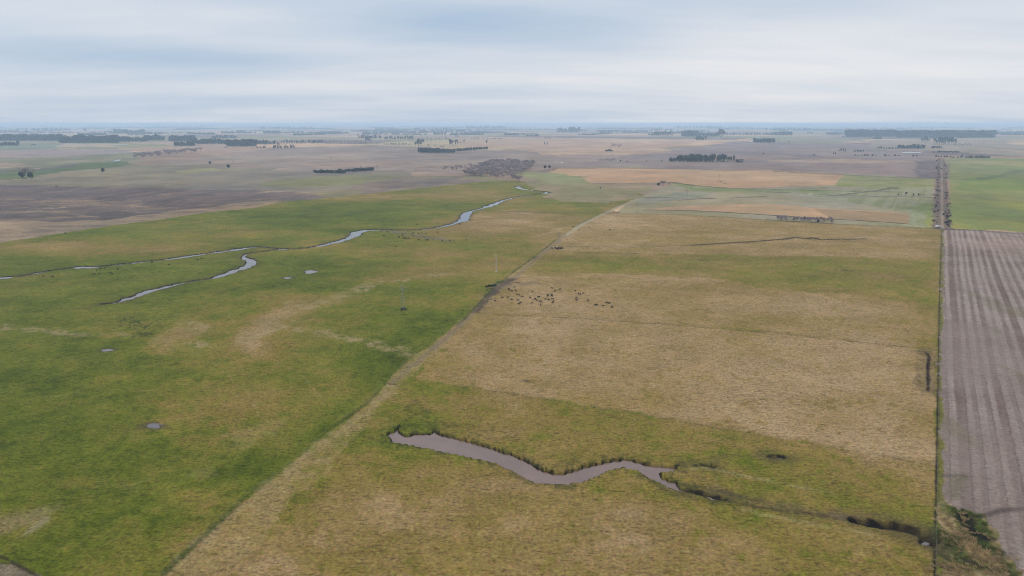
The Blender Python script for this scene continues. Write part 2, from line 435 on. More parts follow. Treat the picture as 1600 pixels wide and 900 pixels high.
line([(1095, 407), (1105, 408)], 2.0, S(50, 66, 36), 0.8, 1.5, 0.5, 78, 3)
# strip beside the right-hand fence
fence_px = [(1461, 912), (1462, 850), (1463.5, 760), (1464.5, 700), (1466, 620), (1467.5, 520), (1469, 440), (1470.5, 390), (1471.5, 358)]
fence_w = pixs(fence_px)
line([(x + 0.9 * FN[0], y + 0.9 * FN[1]) for x, y in fence_w], 2.2, S(118, 112, 52), 0.9, 1.0, 0.3, 81, 4, world=True)
line([(x - 0.1 * FN[0], y - 0.1 * FN[1]) for x, y in fence_w], 0.7, S(46, 38, 28), 0.9, 0.6, 0.5, 82, 3, world=True)

# ---- pale fields in the middle right
mr = [(1005, 306), (1050, 287), (1090, 290), (1200, 294), (1302, 289), (1320, 274), (1458, 279), (1457, 356), (1320, 350), (1200, 343), (1060, 334), (962, 333), (985, 314)]
paint(mr, S(158, 142, 102), 1, S(164, 149, 120), 70, (FAZ, 3.0), 91, grain=0.6)
paint([(985, 313), (1060, 300), (1120, 296), (1110, 306), (1010, 318)], S(150, 140, 118), 2, S(142, 140, 108), 30, k=0.8)
sel = paint([(1240, 300), (1457, 292), (1457, 356), (1290, 348), (1421, 350), (1421, 333)], S(158, 150, 112), 1)
s = (LB[sel] + (fbm(X[sel], Y[sel], 40, 2, 93) - .5) * 4)
mix(sel, S(132, 130, 78), (0.6 * sstep(0.45, 0.62, fbm(s, LA[sel] * 0.03, 6.0, 3, 94))).astype(np.float32))
paint([(1412, 330), (1430, 318), (1458, 308), (1458, 356), (1421, 350)], S(150, 146, 108), 1, S(132, 132, 82), 8, (FAZ, 8.0), 92)
paint([(1319, 274), (1458, 280), (1458, 291), (1400, 296), (1300, 290)], S(138, 138, 68), 2, S(156, 148, 96), 30)
paint([(1050, 285), (1100, 291), (1200, 296), (1300, 292), (1290, 300), (1150, 303), (1080, 298)], S(132, 134, 78), 2, S(154, 143, 104), 30)
for ln in ([(1200, 300), (1320, 306), (1400, 307), (1457, 309)], [(1300, 306), (1370, 298), (1400, 293)], [(1140, 309), (1200, 307)], [(990, 308), (1040, 309), (1110, 310)], [(1060, 313), (1110, 309)]):
    line(ln, 3.5, S(104, 88, 78), 0.8, 3, 0.8, 95, 12)
line([(1240, 306), (1320, 309), (1440, 306)], 14, S(136, 120, 102), 0.6, 10, 0.6, 96, 20)
orange = S(196, 154, 114)
fa_top = [(858, 270), (875, 262), (975, 262.5), (1050, 264), (1200, 266), (1320, 273)]
fa_bot = [(1303, 289.5), (1200, 293), (1137, 294), (1087, 290), (1050, 285), (1025, 286), (912, 286.5), (895, 284)]
paint(fa_top + fa_bot, orange, 1, S(188, 150, 110), 50, (FAZ, 3), 97, grain=0.5)
line([(858, 271), (880, 277), (895, 284), (912, 286.5), (1025, 286), (1050, 285), (1087, 290), (1137, 294), (1240, 297), (1400, 300)], 5, S(84, 88, 52), 0.8, 3, 0.3, 98, 20)
line([(845, 268), (870, 263), (975, 263), (1050, 264), (1200, 267), (1330, 274), (1458, 279)], 6, S(112, 96, 80), 0.8, 4, 0.3, 99, 20)
fb_ = [(1007, 327), (1050, 323), (1125, 320), (1200, 318), (1275, 325), (1350, 329), (1418, 333), (1421, 349.5), (1375, 345.5), (1295, 341), (1200, 335), (1122, 330.5), (1062, 328)]
paint(fb_, S(194, 152, 112), 1, S(184, 148, 106), 30, (FAZ, 3), 100, grain=0.5)
paint([(1270, 326), (1350, 330), (1421, 334), (1421, 349), (1300, 341)], S(150, 122, 86), 1, k=0.75)
line([(1007, 328), (1062, 328.5), (1122, 331), (1200, 336), (1295, 342), (1375, 346.5), (1421, 350)], 2.2, S(62, 56, 36), 0.9, 1.4, 0.4, 101, 12)
paint([(800, 268), (850, 268), (880, 276), (900, 286), (860, 288), (815, 282)], S(136, 136, 80), 3, S(146, 140, 94), 30)
paint([(815, 284), (900, 287), (1000, 287), (1040, 287), (1005, 305), (960, 322), (900, 318), (860, 300)], S(158, 134, 102), 3, S(142, 130, 88), 40, STR, 102)
# ---- green field on the right and the old road between
gright = [(1484, 249), (1700, 249), (1700, 366), (1600, 362), (1484, 356)]
paint(gright, S(136, 134, 68), 1, S(146, 140, 80), 60, STR, 103, grain=0.6)
for (a, b, c) in [(247, 252, S(142, 136, 84)), (253, 262, S(170, 154, 100)), (263, 272, S(130, 122, 84)), (272, 279, S(138, 134, 68)), (280, 296, S(122, 134, 50)), (297, 312, S(162, 146, 82)), (314, 330, S(150, 144, 62)), (331, 345, S(146, 146, 50)), (346, 357, S(166, 154, 64))]:
    paint([(1484, a), (1560, a - 1), (1700, a + 2), (1700, b + 5), (1560, b + 2), (1484, b)], c, 3, S(126, 132, 72), 60, STR, 104, k=0.8)
line([(1480, 280), (1530, 281), (1600, 267)], 8, S(84, 96, 56), 0.6, 6, 0.8, 105, 30)
road_mid = [pix(1470.5, v) for v in (357, 340, 320, 300, 280, 262, 247)]
line(road_mid, 17, S(118, 96, 82), 0.95, 3, 0.3, 106, 10, world=True)
line([(x + 1.0 * FN[0], y + 1.0 * FN[1]) for x, y in road_mid], 2.6, S(160, 140, 118), 0.8, 1.6, 0.4, 107, 14, world=True)
line([(1455, 357), (1474, 358), (1500, 358.5), (1600, 364)], 2.5, S(56, 48, 40), 0.9, 1.5, 0.4, 108, 8)
line([(964, 334), (1060, 335), (1200, 344), (1320, 351), (1455, 357)], 2.0, S(128, 122, 84), 0.8, 1.5, 0.4, 109, 8)
line([(1200, 343), (1215, 345), (1240, 346.5), (1270, 347.5), (1300, 349.5)], 3.5, S(54, 50, 36), 0.85, 3, 0.6, 110, 8)  # shade line under the leafless thicket, painted into the ground colour

# ---- ploughed / harvested field, right
pl_top = [(1474, 358.5), (1530, 360), (1600, 364), (1900, 378)]
pl = pl_top + [(3000, 470), (3000, 1500), (1640, 960), (1600, 897), (1580, 868), (1562, 842), (1552, 828), (1538, 808), (1530, 803), (1500, 799), (1480, 790), (1470.5, 770), (1471.5, 700), (1472, 620), (1473, 500), (1473.5, 440)]
sel = paint(pl, S(134, 117, 114), 1, grain=0.55)
la = LA[sel]
s = LB[sel] + (fbm(X[sel], Y[sel], 120, 2, 120) - 0.5) * 1.6 + (fbm(X[sel], Y[sel], 2.0, 3, 119) - 0.5) * 0.9
s = s + (fbm(s, s * 0, 7.0, 2, 127) - 0.5) * 3.2
lane = s / 2.3
il = np.floor(lane)
shade = 0.5 + 0.5 * np.where(il % 2 == 0, 1, -1) * (0.35 + 0.65 * _hash(il, il * 0, 5)) + (_hash(il, il * 0 + 3, 8) - 0.5) * 0.5
nxt = 0.5 + 0.5 * np.where((il + 1) % 2 == 0, 1, -1) * (0.35 + 0.65 * _hash(il + 1, il * 0, 5)) + (_hash(il + 1, il * 0 + 3, 8) - 0.5) * 0.5
shade = shade + (nxt - shade) * sstep(0.86, 1.0, lane - il)
shade = shade + (fbm(s, la * 0.02, 0.8, 2, 122) - 0.5) * 0.7 + (fbm(X[sel], Y[sel], 18, 5, 123, .62) - 0.5) * 1.3
CC[sel] = S(136, 115, 103) + (S(160, 141, 128) - S(136, 115, 103)) * np.clip(0.5 + (shade - 0.5) * (0.45 + 1.1 * sstep(0.3, 0.7, fbm(X[sel], Y[sel], 70, 3, 128))), -0.4, 1.3)[:, None]
mix(sel, S(104, 88, 80), (0.55 * sstep(0.16, 0.0, np.abs((lane / 2 + .1) - np.round(lane / 2 + .1)) * 3.0) * sstep(.4, .6, fbm(s * .2, la, 40, 2, 126))).astype(np.float32))
mix(sel, S(120, 110, 76), (0.35 * sstep(0.62, 0.74, fbm(X[sel], la * 0.3, 16, 4, 125))).astype(np.float32))
line([(1474, 359), (1530, 361), (1600, 366)], 5, S(110, 96, 96), 0.8, 4, 0.4, 126, 12)
line([(1540, 806), (1556, 800), (1580, 796), (1620, 794), (1700, 790)], 1.6, S(86, 70, 64), 0.85, 2, 0.4, 127, 4)
line([(1474, 744), (1490, 743), (1505, 743)], 1.4, S(92, 80, 74), 0.7, 1.2, 0.5, 128, 3)
line([(1490, 775), (1494, 758), (1500, 745)], 3.0, S(112, 104, 72), 0.5, 3, 0.5, 129, 3)
# corner of rank growth
paint([(1464, 778), (1478, 790), (1500, 800), (1538, 806), (1556, 832), (1566, 846), (1584, 872), (1606, 905), (1606, 1100), (1462, 1100)], S(158, 134, 96), 1, S(112, 106, 54), 3.5, seed=131)
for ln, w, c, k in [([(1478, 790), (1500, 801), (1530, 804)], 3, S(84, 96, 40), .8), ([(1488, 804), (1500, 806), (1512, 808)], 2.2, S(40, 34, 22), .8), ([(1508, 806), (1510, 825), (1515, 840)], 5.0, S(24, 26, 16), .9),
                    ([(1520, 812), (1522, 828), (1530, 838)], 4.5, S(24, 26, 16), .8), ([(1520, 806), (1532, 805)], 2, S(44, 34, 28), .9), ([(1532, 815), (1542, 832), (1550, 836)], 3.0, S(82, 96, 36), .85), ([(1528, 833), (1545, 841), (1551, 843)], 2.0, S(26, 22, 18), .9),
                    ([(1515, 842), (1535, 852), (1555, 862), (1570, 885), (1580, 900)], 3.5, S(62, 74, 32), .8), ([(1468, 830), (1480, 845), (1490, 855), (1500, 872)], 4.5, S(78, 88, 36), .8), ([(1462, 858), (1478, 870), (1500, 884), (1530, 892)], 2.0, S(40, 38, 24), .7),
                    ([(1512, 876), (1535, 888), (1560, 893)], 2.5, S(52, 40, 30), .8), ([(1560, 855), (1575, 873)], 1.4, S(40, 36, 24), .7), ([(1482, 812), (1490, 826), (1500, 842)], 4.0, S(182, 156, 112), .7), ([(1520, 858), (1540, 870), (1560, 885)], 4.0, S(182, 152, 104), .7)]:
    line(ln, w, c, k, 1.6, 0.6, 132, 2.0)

fs = np.nonzero((R_ > 500) & ~m_past & (V < 400))[0]
t1 = fbm(X[fs], Y[fs], 90, 6, 301, 0.74) - 0.5
t2 = fbm(X[fs], Y[fs], 140, 5, 307, 0.7) - 0.5
CC[fs] *= (1 + 0.9 * t1)[:, None] * np.stack([1 + 0.22 * t2, 1 + 0 * t2, 1 - 0.20 * t2], axis=1)
us = np.nonzero((R_ > 450) & m_past)[0]
t1 = fbm(X[us] * .5, Y[us], 30, 5, 311, 0.7) - 0.5
CC[us] *= (1 + 0.5 * t1)[:, None]

# ------------------------------------------------------------------ water courses (real channels cut in the ground)
WATER = -0.75                # water level below the plain
pond_px = [(624.7, 663.4), (622, 671), (623, 674.7), (637, 679.4), (653.7, 676.6), (672.5, 676), (679, 670.9), (685.6, 677.5), (710, 682.2), (736, 689.7), (766, 698), (794, 706.6), (818.8, 716), (831.9, 722.5), (841, 730), (850, 735),
           (867.5, 738), (892, 736), (912.5, 727.5), (940, 721), (960, 718), (980, 714.5), (1000, 721), (1025, 726.5), (1062, 728.6), (1050, 734.5), (1030, 737.5), (1034, 745), (1055, 752.5), (1066, 765), (1045, 761), (1035, 756), (1015, 745), (995, 732.5), (975, 729), (955, 732),
           (935, 741), (910, 751), (880, 755.5), (850, 754.5), (837.5, 752), (818.8, 745), (800, 734), (777.5, 723.4), (747.5, 716), (710, 708.4), (672.5, 701), (642.5, 694.4), (608.8, 690), (609.7, 685), (606, 676.6), (618, 671)]


def poly_sdf(pts, reach):
    P = np.array(pts)
    sel, d, t = polydist(list(pts) + [pts[0]], reach)
    # add the interior beyond reach
    box = np.nonzero((X > P[:, 0].min()) & (X < P[:, 0].max()) & (Y > P[:, 1].min()) & (Y < P[:, 1].max()))[0]
    x, y = X[box], Y[box]
    ins = np.zeros(box.size, dtype=bool)
    n = len(P)
    for i in range(n):
        x1, y1 = P[i]
        x2, y2 = P[(i + 1) % n]
        ins ^= ((y1 > y) != (y2 > y)) & (x < (x2 - x1) * (y - y1) / (y2 - y1 + 1e-12) + x1)
    out = np.full(X.size, np.nan)
    out[box[ins]] = -reach
    full = np.zeros(X.size, dtype=bool)
    full[box[ins]] = True
    out[sel] = np.where(full[sel], -d, d)
    k = np.nonzero(~np.isnan(out))[0]
    return k, out[k]


def carve(sel, s, depth, lip=0.5, bankcol=wet, rim=1.4):
    """s: signed distance to the water's edge (negative in the water)"""
    prof = sstep(lip * 0.5, -lip, s)
    dz = -depth * prof
    Z[sel] = np.minimum(Z[sel], gz(X[sel], Y[sel]) + dz)
    m = sstep(lip * rim, lip * (rim - 0.7), s + (fbm(X[sel], Y[sel], 1.6, 2, 140) - 0.5) * 0.7)
    mix(sel, bankcol, (m * 0.95).astype(np.float32))
    GR[sel] = np.where(s < lip, 0.5, GR[sel])


pond_w = pixs(pond_px)
for poly, kk in (([(545, 690), (575, 655), (615, 622), (650, 640), (760, 655), (850, 690), (830, 715), (700, 672), (620, 668), (606, 690), (660, 705), (740, 722), (700, 728), (600, 712)], .45), ([(690, 708), (780, 728), (850, 758), (900, 764), (860, 775), (760, 752), (690, 728)], .85), ([(860, 745), (920, 715), (1010, 708), (1060, 726), (980, 722), (900, 742)], .45), ([(1062, 738), (1150, 765), (1240, 795), (1200, 800), (1100, 778)], .6)):
    sel = inpoly(poly, 2)
    mix(sel, S(66, 68, 30), (kk * sstep(0.46, 0.60, fbm(X[sel], Y[sel], 2.2, 4, 145, .6)) * sstep(0.3, 0.5, fbm(X[sel], Y[sel], 12, 3, 146))).astype(np.float32))
sel, s = poly_sdf(pond_w, 6.0)
nz = fbm(X[sel], Y[sel], 3.0, 3, 141, .5) - 0.5
fringe = sstep(5.0, 0.5, s + (fbm(X[sel], Y[sel], 4, 3, 142) - 0.5) * 8)
mix(sel, S(60, 66, 32), (0.6 * fringe * sstep(0.4, 0.6, fbm(X[sel], Y[sel], 2.0, 3, 143))).astype(np.float32))
carve(sel, s + nz * 1.3, 1.3, 0.45, wet, 0.85)


def channel(px_w, depth=1.6, lip=0.6, nsize=4.0, namp=1.4, seed=150, col=wet, wider=1.0, least=0.0):
    """px_w: (u, v, half width in metres at the water's edge)"""
    pts = pixs(px_w)
    hw = np.array([p[2] for p in px_w]) * wider
    hw = np.maximum(hw, least) if least else hw
    sel, d, t = polydist(pts, hw.max() + 8)
    h = np.interp(t, np.arange(len(hw)), hw)
    nz = (fbm(X[sel], Y[sel], nsize, 3, seed) - 0.5) * 2 * namp
    s = d - h + nz * np.clip(h / 2, 0.3, 1.3)
    fr = sstep(6.0, 1.0, s + (fbm(X[sel], Y[sel], 6, 3, seed + 2) - 0.5) * 8)
    mix(sel, S(92, 80, 54), (0.5 * fr).astype(np.float32))
    carve(sel, s, depth, lip, col)
    return pts, hw


stream_px = [(-40, 440, 3.2), (0, 434.5, 3.2), (19, 432.5, 2.8), (24, 432, 1.2), (40, 429.5, 1.2), (62, 425.5, 1.8), (90, 421, 1.1), (114, 418, 1.2), (120, 417.6, 3.2), (146, 417.2, 3.0), (152, 416.2, 1.2), (172, 414.5, 1.5), (178, 413.8, 2.6), (192, 412.4, 2.2), (200, 411.3, 1.2), (216, 409.6, 2.4), (240, 407, 1.4), (262, 404.5, 2.6), (280, 402.5, 3.2), (320, 396.5, 3.2), (360, 391, 3.3), (396, 386, 2.8), (403, 385.5, 1.2),
             (420, 387, 1.1), (436, 388.5, 1.4), (441, 389, 3.0), (447, 389, 2.4), (452, 388.8, 1.2), (478, 387.5, 1.8), (500, 384, 2.8), (525, 378, 3.2), (545, 372.5, 3.6), (553, 367, 5.0), (560, 362, 5.2), (570, 359.8, 4.4), (594, 358.8, 3.0), (600, 358.8, 1.3), (625, 359.3, 1.2), (655, 358.7, 1.6), (680, 355.8, 2.2), (705, 350.5, 2.6), (716, 347, 3.4),
             (724, 344.5, 5.4), (726, 339, 6.0), (729, 333, 5.2), (735, 330, 2.2), (741, 328, 1.8), (748, 326.5, 2.6), (753, 325, 2.0), (762, 322.5, 5.2), (773, 318.5, 4.6), (785, 313.5, 2.6), (801, 308.5, 2.0), (818, 306, 1.8), (840, 303.7, 1.8), (849, 302.3, 4.0), (857, 301.2, 3.4), (852, 299.6, 1.8), (840, 298.3, 1.8), (824, 296.4, 1.8), (814, 294.5, 4.0), (809, 292.3, 5.0), (811, 290.5, 2.4)]
branch_px = [(440, 389, .9), (415, 392, .8), (400, 394, .8), (386, 396, .8), (380, 400, 1.0), (384, 403, 2.6), (393, 408, 3.6), (390, 414, 3.8), (380, 418.5, 3.0), (366, 422.5, 2.6), (350, 429, 3.0), (335, 433.5, 3.0), (326, 435.5, 1.1), (310, 437.5, .9), (290, 441, .9), (276, 443.5, 2.0), (262, 447.5, 2.2), (248, 451.5, 2.4), (234, 453.5, 3.4), (222, 458, 2.6), (205, 464, 2.4), (188, 470.5, 1.8), (178, 473, .7), (158, 475, .5)]
stream_w, stream_hw = channel(stream_px, 1.5, seed=150, nsize=6.0, namp=2.4)
branch_w, branch_hw = channel(branch_px, 1.5, seed=160, nsize=5.0, namp=2.2)
drain = [(1064, 764, .5), (1085, 768, .7), (1110, 775, .8), (1124, 778, .9), (1132, 780, .3)]
ditch = [(1331, 812, .7), (1345, 814, 1.1), (1375, 819, 1.4), (1400, 823.5, 1.5), (1425, 829, 1.6), (1440, 834.5, 1.6), (1457, 841, 1.7), (1460, 845, 1.0)]
channel(drain, 1.1, 0.4, 2.0, 0.5, 170, S(34, 28, 20))
channel(ditch, 1.9, 0.5, 2.0, 0.2, 172, S(30, 21, 17))
line([(1331, 810.5), (1375, 817), (1400, 821.5), (1425, 827), (1440, 832), (1457, 839)], 2.2, S(30, 21, 17), 1.0, 0.6, 0.15, 173, 2)
channel([(1086, 727, .1), (1111, 727, .4), (1116, 728, .4)], 0.9, .4, 2, .2, 174, S(26, 20, 16))
channel([(1200, 713, .2), (1209, 713, .9), (1222, 713.5, .9), (1228, 714, .3)], 1.1, .4, 2, .3, 176, S(30, 24, 20))
channel([(1444, 549, .15), (1449, 552, .2), (1452, 558, .25), (1451.5, 562, .35), (1450, 572, .45), (1450, 582, .2), (1450.5, 592, .5), (1450.5, 600, .2), (1450, 610, .15)], .7, .35, 3, .5, 178, S(66, 48, 38))
channel([(1085, 383, .5), (1130, 380, .6), (1170, 378, .7), (1200, 375.5, .8), (1222, 374, .8), (1242, 371, .9), (1262, 373, .9), (1270, 371.5, .9), (1280, 374, .8), (1320, 374, .7), (1352, 373, .3)], 1.6, .7, 5, .5, 180, S(54, 42, 32))
channel([(1441, 846, .8), (1449, 847, .9), (1456, 850, .4)], 1.1, .4, 2, .3, 182, S(40, 32, 28))
# shallow puddles
puddles = [(238, 664.5, 12.5, 4.6), (166.5, 546.5, 9, 2.4), (485, 424.5, 10.5, 2.4), (449, 434, 7, 1.0)]
puddle_w = []
for i, (u, v, ru, rv) in enumerate(puddles):
    ring = [pix(u + ru * math.cos(a) * (1 + 0.25 * math.sin(3 * a + i)), v + rv * math.sin(a) * (1 + 0.2 * math.cos(2 * a + i))) for a in np.linspace(0, 2 * PI, 18, endpoint=False)]
    puddle_w.append(ring)
    sel, s = poly_sdf(ring, 4.0)
    nz = (fbm(X[sel], Y[sel], 3, 3, 190 + i) - 0.5) * 2.4
    mix(sel, S(84, 74, 52), (0.7 * sstep(3.0, 0.3, s + nz * 1.5)).astype(np.float32))
    Z[sel] = np.minimum(Z[sel], gz(X[sel], Y[sel]) - 0.3 * sstep(0.3, -0.6, s + nz))
# tussocky micro relief on the pasture, none in the water
rel = (fbm(X[past], Y[past], 1.5, 2, 200) - 0.5) * 0.34 + (fbm(X[past], Y[past], 9, 2, 203) - 0.5) * 0.3
rel *= sstep(2500, 900, R_[past])
Z[past] += np.where(Z[past] - gz(X[past], Y[past]) < -0.05, 0, rel)

# ------------------------------------------------------------------ node helpers
def new_mat(name):
    m = bpy.data.materials.new(name)
    m.use_nodes = True
    nt = m.node_tree
    b = nt.nodes['Principled BSDF']
    return m, nt, b


def nd(nt, t, **kw):
    n = nt.nodes.new(t)
    for k, v in kw.items():
        setattr(n, k, v)
    return n


def mathn(nt, op, a, b=None, clamp=False):
    n = nd(nt, 'ShaderNodeMath', operation=op, use_clamp=clamp)
    for i, v in enumerate((a, b)):
        if v is None:
            continue
        if isinstance(v, (int, float)):
            n.inputs[i].default_value = v
        else:
            nt.links.new(v, n.inputs[i])
    return n.outputs[0]


def mixc(nt, fac, a, b, blend='MIX'):
    n = nd(nt, 'ShaderNodeMix', data_type='RGBA', blend_type=blend)
    for sock, v in ((n.inputs[0], fac), (n.inputs[6], a), (n.inputs[7], b)):
        if isinstance(v, (int, float)):
            sock.default_value = v
        elif isinstance(v, (tuple, list, np.ndarray)):
            sock.default_value = (*[float(q) for q in v[:3]], 1)
        else:
            nt.links.new(v, sock)
    return n.outputs[2]


def noise(nt, vec, scale, detail=4, rough=0.6):
    n = nd(nt, 'ShaderNodeTexNoise')
    n.inputs['Scale'].default_value = scale
    n.inputs['Detail'].default_value = detail
    n.inputs['Roughness'].default_value = rough
    if vec is not None:
        nt.links.new(vec, n.inputs['Vector'])
    return n.outputs[0]


def remap(nt, v, a, b, c, d):
    n = nd(nt, 'ShaderNodeMapRange')
    nt.links.new(v, n.inputs[0])
    for i, q in enumerate((a, b, c, d)):
        n.inputs[i + 1].default_value = q
    return n.outputs[0]


def simple_mat(name, col, rough=0.8, var=0.25, scale=1.0, spec=0.2, per_object=0.0):
    m, nt, b = new_mat(name)
    tc = nd(nt, 'ShaderNodeTexCoord').outputs['Object']
    v = remap(nt, noise(nt, tc, scale, 4), 0.3, 0.7, 1 - var, 1 + var)
    if per_object:
        oi = nd(nt, 'ShaderNodeObjectInfo').outputs['Random']
        v = mathn(nt, 'MULTIPLY', v, remap(nt, oi, 0, 1, 1 - per_object, 1 + per_object))
    c = nd(nt, 'ShaderNodeVectorMath', operation='SCALE')
    c.inputs[0].default_value = tuple(float(q) for q in col)
    nt.links.new(v, c.inputs['Scale'])
    nt.links.new(c.outputs[0], b.inputs['Base Color'])
    b.inputs['Roughness'].default_value = rough
    b.inputs['Specular IOR Level'].default_value = spec
    return m


# ------------------------------------------------------------------ ground material
gm, nt, bs = new_mat('ground_cover')
att = nd(nt, 'ShaderNodeAttribute', attribute_name='Cover')
gra = nd(nt, 'ShaderNodeAttribute', attribute_name='Grain')
pos = nd(nt, 'ShaderNodeTexCoord').outputs['Object']
n1 = noise(nt, pos, 1.05, 5, 0.72)              # tufts about a metre across
n2 = noise(nt, pos, 0.33, 4, 0.65)
n3 = noise(nt, pos, 0.045, 5, 0.6)
g1 = remap(nt, n1, 0.30, 0.70, -1.0, 1.0)
g2 = remap(nt, n2, 0.30, 0.70, -1.0, 1.0)
g3 = remap(nt, n3, 0.30, 0.70, -1.0, 1.0)
tot = mathn(nt, 'ADD', mathn(nt, 'ADD', mathn(nt, 'MULTIPLY', g1, 0.55), mathn(nt, 'MULTIPLY', g2, 0.20)), mathn(nt, 'MULTIPLY', g3, 0.12))
tot = mathn(nt, 'MULTIPLY', tot, gra.outputs['Fac'])
mp = nd(nt, 'ShaderNodeMapping')
mp.inputs['Rotation'].default_value = (0, 0, 0.6)
mp.inputs['Scale'].default_value = (0.55, 1.7, 1)
nt.links.new(pos, mp.inputs['Vector'])
n5 = noise(nt, mp.outputs[0], 0.62, 3, 0.6)      # darker flecks drawn out on a slant
fl = mathn(nt, 'MULTIPLY', remap(nt, n5, 0.54, 0.70, 0.0, 0.5), gra.outputs['Fac'])
val = mathn(nt, 'MULTIPLY', mathn(nt, 'ADD', tot, 1.06), mathn(nt, 'SUBTRACT', 1.0, fl))
sc = nd(nt, 'ShaderNodeVectorMath', operation='SCALE')
nt.links.new(att.outputs['Color'], sc.inputs[0])
nt.links.new(val, sc.inputs['Scale'])
# green and straw blades mixed through the sward
n4 = noise(nt, pos, 0.8, 4, 0.7)
hs = nd(nt, 'ShaderNodeHueSaturation')
nt.links.new(mathn(nt, 'ADD', 0.5, mathn(nt, 'MULTIPLY', remap(nt, n4, 0.3, 0.7, -0.028, 0.028), gra.outputs['Fac'])), hs.inputs['Hue'])
nt.links.new(sc.outputs[0], hs.inputs['Color'])
nt.links.new(hs.outputs[0], bs.inputs['Base Color'])
bs.inputs['Roughness'].default_value = 0.95
bs.inputs['Specular IOR Level'].default_value = 0.05
bp = nd(nt, 'ShaderNodeBump')
bp.inputs['Strength'].default_value = 1.0
bp.inputs['Distance'].default_value = 0.5
nt.links.new(n1, bp.inputs['Height'])
nt.links.new(bp.outputs[0], bs.inputs['Normal'])

# ------------------------------------------------------------------ build the ground sheet
ia, ir = np.meshgrid(np.arange(NA), np.arange(NR - 1))
ia, ir = ia.ravel(), ir.ravel()
a = ir * NA + ia
b = ir * NA + (ia + 1) % NA
quads = np.stack([a, b, b + NA, a + NA], axis=1)[:, ::-1].astype(np.int32)
me = bpy.data.meshes.new('ground')
me.vertices.add(X.size)
me.vertices.foreach_set('co', np.stack([X, Y, Z], axis=1).astype(np.float32).ravel())
nq = quads.shape[0]
tri_c = np.arange(NA, dtype=np.int32)           # close the middle with one polygon
me.loops.add(nq * 4 + NA)
me.loops.foreach_set('vertex_index', np.concatenate([quads.ravel(), tri_c[::-1]]))
me.polygons.add(nq + 1)
ls = np.concatenate([np.arange(nq, dtype=np.int32) * 4, np.array([nq * 4], dtype=np.int32)])
me.polygons.foreach_set('loop_start', ls)
me.polygons.foreach_set('use_smooth', np.ones(nq + 1, dtype=bool))
me.update(calc_edges=True)
np.clip(CC, 0.004, 0.9, out=CC)
ca = me.attributes.new('Cover', 'FLOAT_COLOR', 'POINT')
ca.data.foreach_set('color', np.concatenate([CC, np.ones((X.size, 1), dtype=np.float32)], axis=1).ravel())
ga = me.attributes.new('Grain', 'FLOAT', 'POINT')
ga.data.foreach_set('value', GR.astype(np.float32))
me.materials.append(gm)
ground = bpy.data.objects.new('ground', me)
ground['kind'] = 'structure'
COL.objects.link(ground)
del quads, ia, ir, a, b, CC, GR, LA, LB, WARP

# ------------------------------------------------------------------ mesh builder
class MB:
    def __init__(self):
        self.v, self.f, self.mi = [], [], []

    def add(self, vs, fs, mi=0):
        o = len(self.v)
        self.v += [tuple(q) for q in vs]
        self.f += [tuple(i + o for i in q) for q in fs]
        self.mi += [mi] * len(fs)

    def box(self, c, s, mi=0, rot=None):
        hx, hy, hz = s[0] / 2, s[1] / 2, s[2] / 2
        vs = [Vector((sx * hx, sy * hy, sz * hz)) for sx in (-1, 1) for sy in (-1, 1) for sz in (-1, 1)]
        if rot is not None:
            vs = [rot @ q for q in vs]
        vs = [q + Vector(c) for q in vs]
        self.add(vs, [(0, 1, 3, 2), (4, 6, 7, 5), (0, 4, 5, 1), (2, 3, 7, 6), (0, 2, 6, 4), (1, 5, 7, 3)], mi)

    def bar(self, p, q, r0, r1=None, n=5, mi=0):
        p, q = Vector(p), Vector(q)
        r1 = r0 if r1 is None else r1
        d = (q - p).normalized()
        a = d.orthogonal().normalized()
        b = d.cross(a)
        vs = []
        for c, r in ((p, r0), (q, r1)):
            for i in range(n):
                t = 2 * PI * i / n
                vs.append(c + a * (r * math.cos(t)) + b * (r * math.sin(t)))
        fs = [(i, (i + 1) % n, n + (i + 1) % n, n + i) for i in range(n)] + [tuple(range(n))[::-1], tuple(range(n, 2 * n))]
        self.add(vs, fs, mi)

    def mesh(self, name, mats, smooth=False):
        m = bpy.data.meshes.new(name)
        m.from_pydata(self.v, [], self.f)
        for q in (mats if isinstance(mats, (list, tuple)) else [mats]):
            m.materials.append(q)
        m.polygons.foreach_set('material_index', self.mi)
        if smooth:
            m.polygons.foreach_set('use_smooth', [True] * len(self.f))
        m.update()
        return m


def link(name, mesh, parent=None, loc=None):
    o = bpy.data.objects.new(name, mesh)
    if loc is not None:
        o.location = loc
    if parent is not None:
        o.parent = parent
    COL.objects.link(o)
    return o


def tag(o, label, cat, group=None):
    o['label'] = label
    o['category'] = cat
    if group:
        o['group'] = group
    return o


def at(u, v, dz=0.0):
    x, y = pix(u, v)
    return Vector((x, y, gz(x, y) + dz))


def place_tree(root, loc, rz, s, sz=None):
    root.location = loc
    root.rotation_euler = (0, 0, rz)
    root.scale = (s, s, sz if sz else s)


def dup(root):
    r = root.copy()
    COL.objects.link(r)
    for ch in list(root.children):
        c = ch.copy()
        COL.objects.link(c)
        c.parent = r
    return r


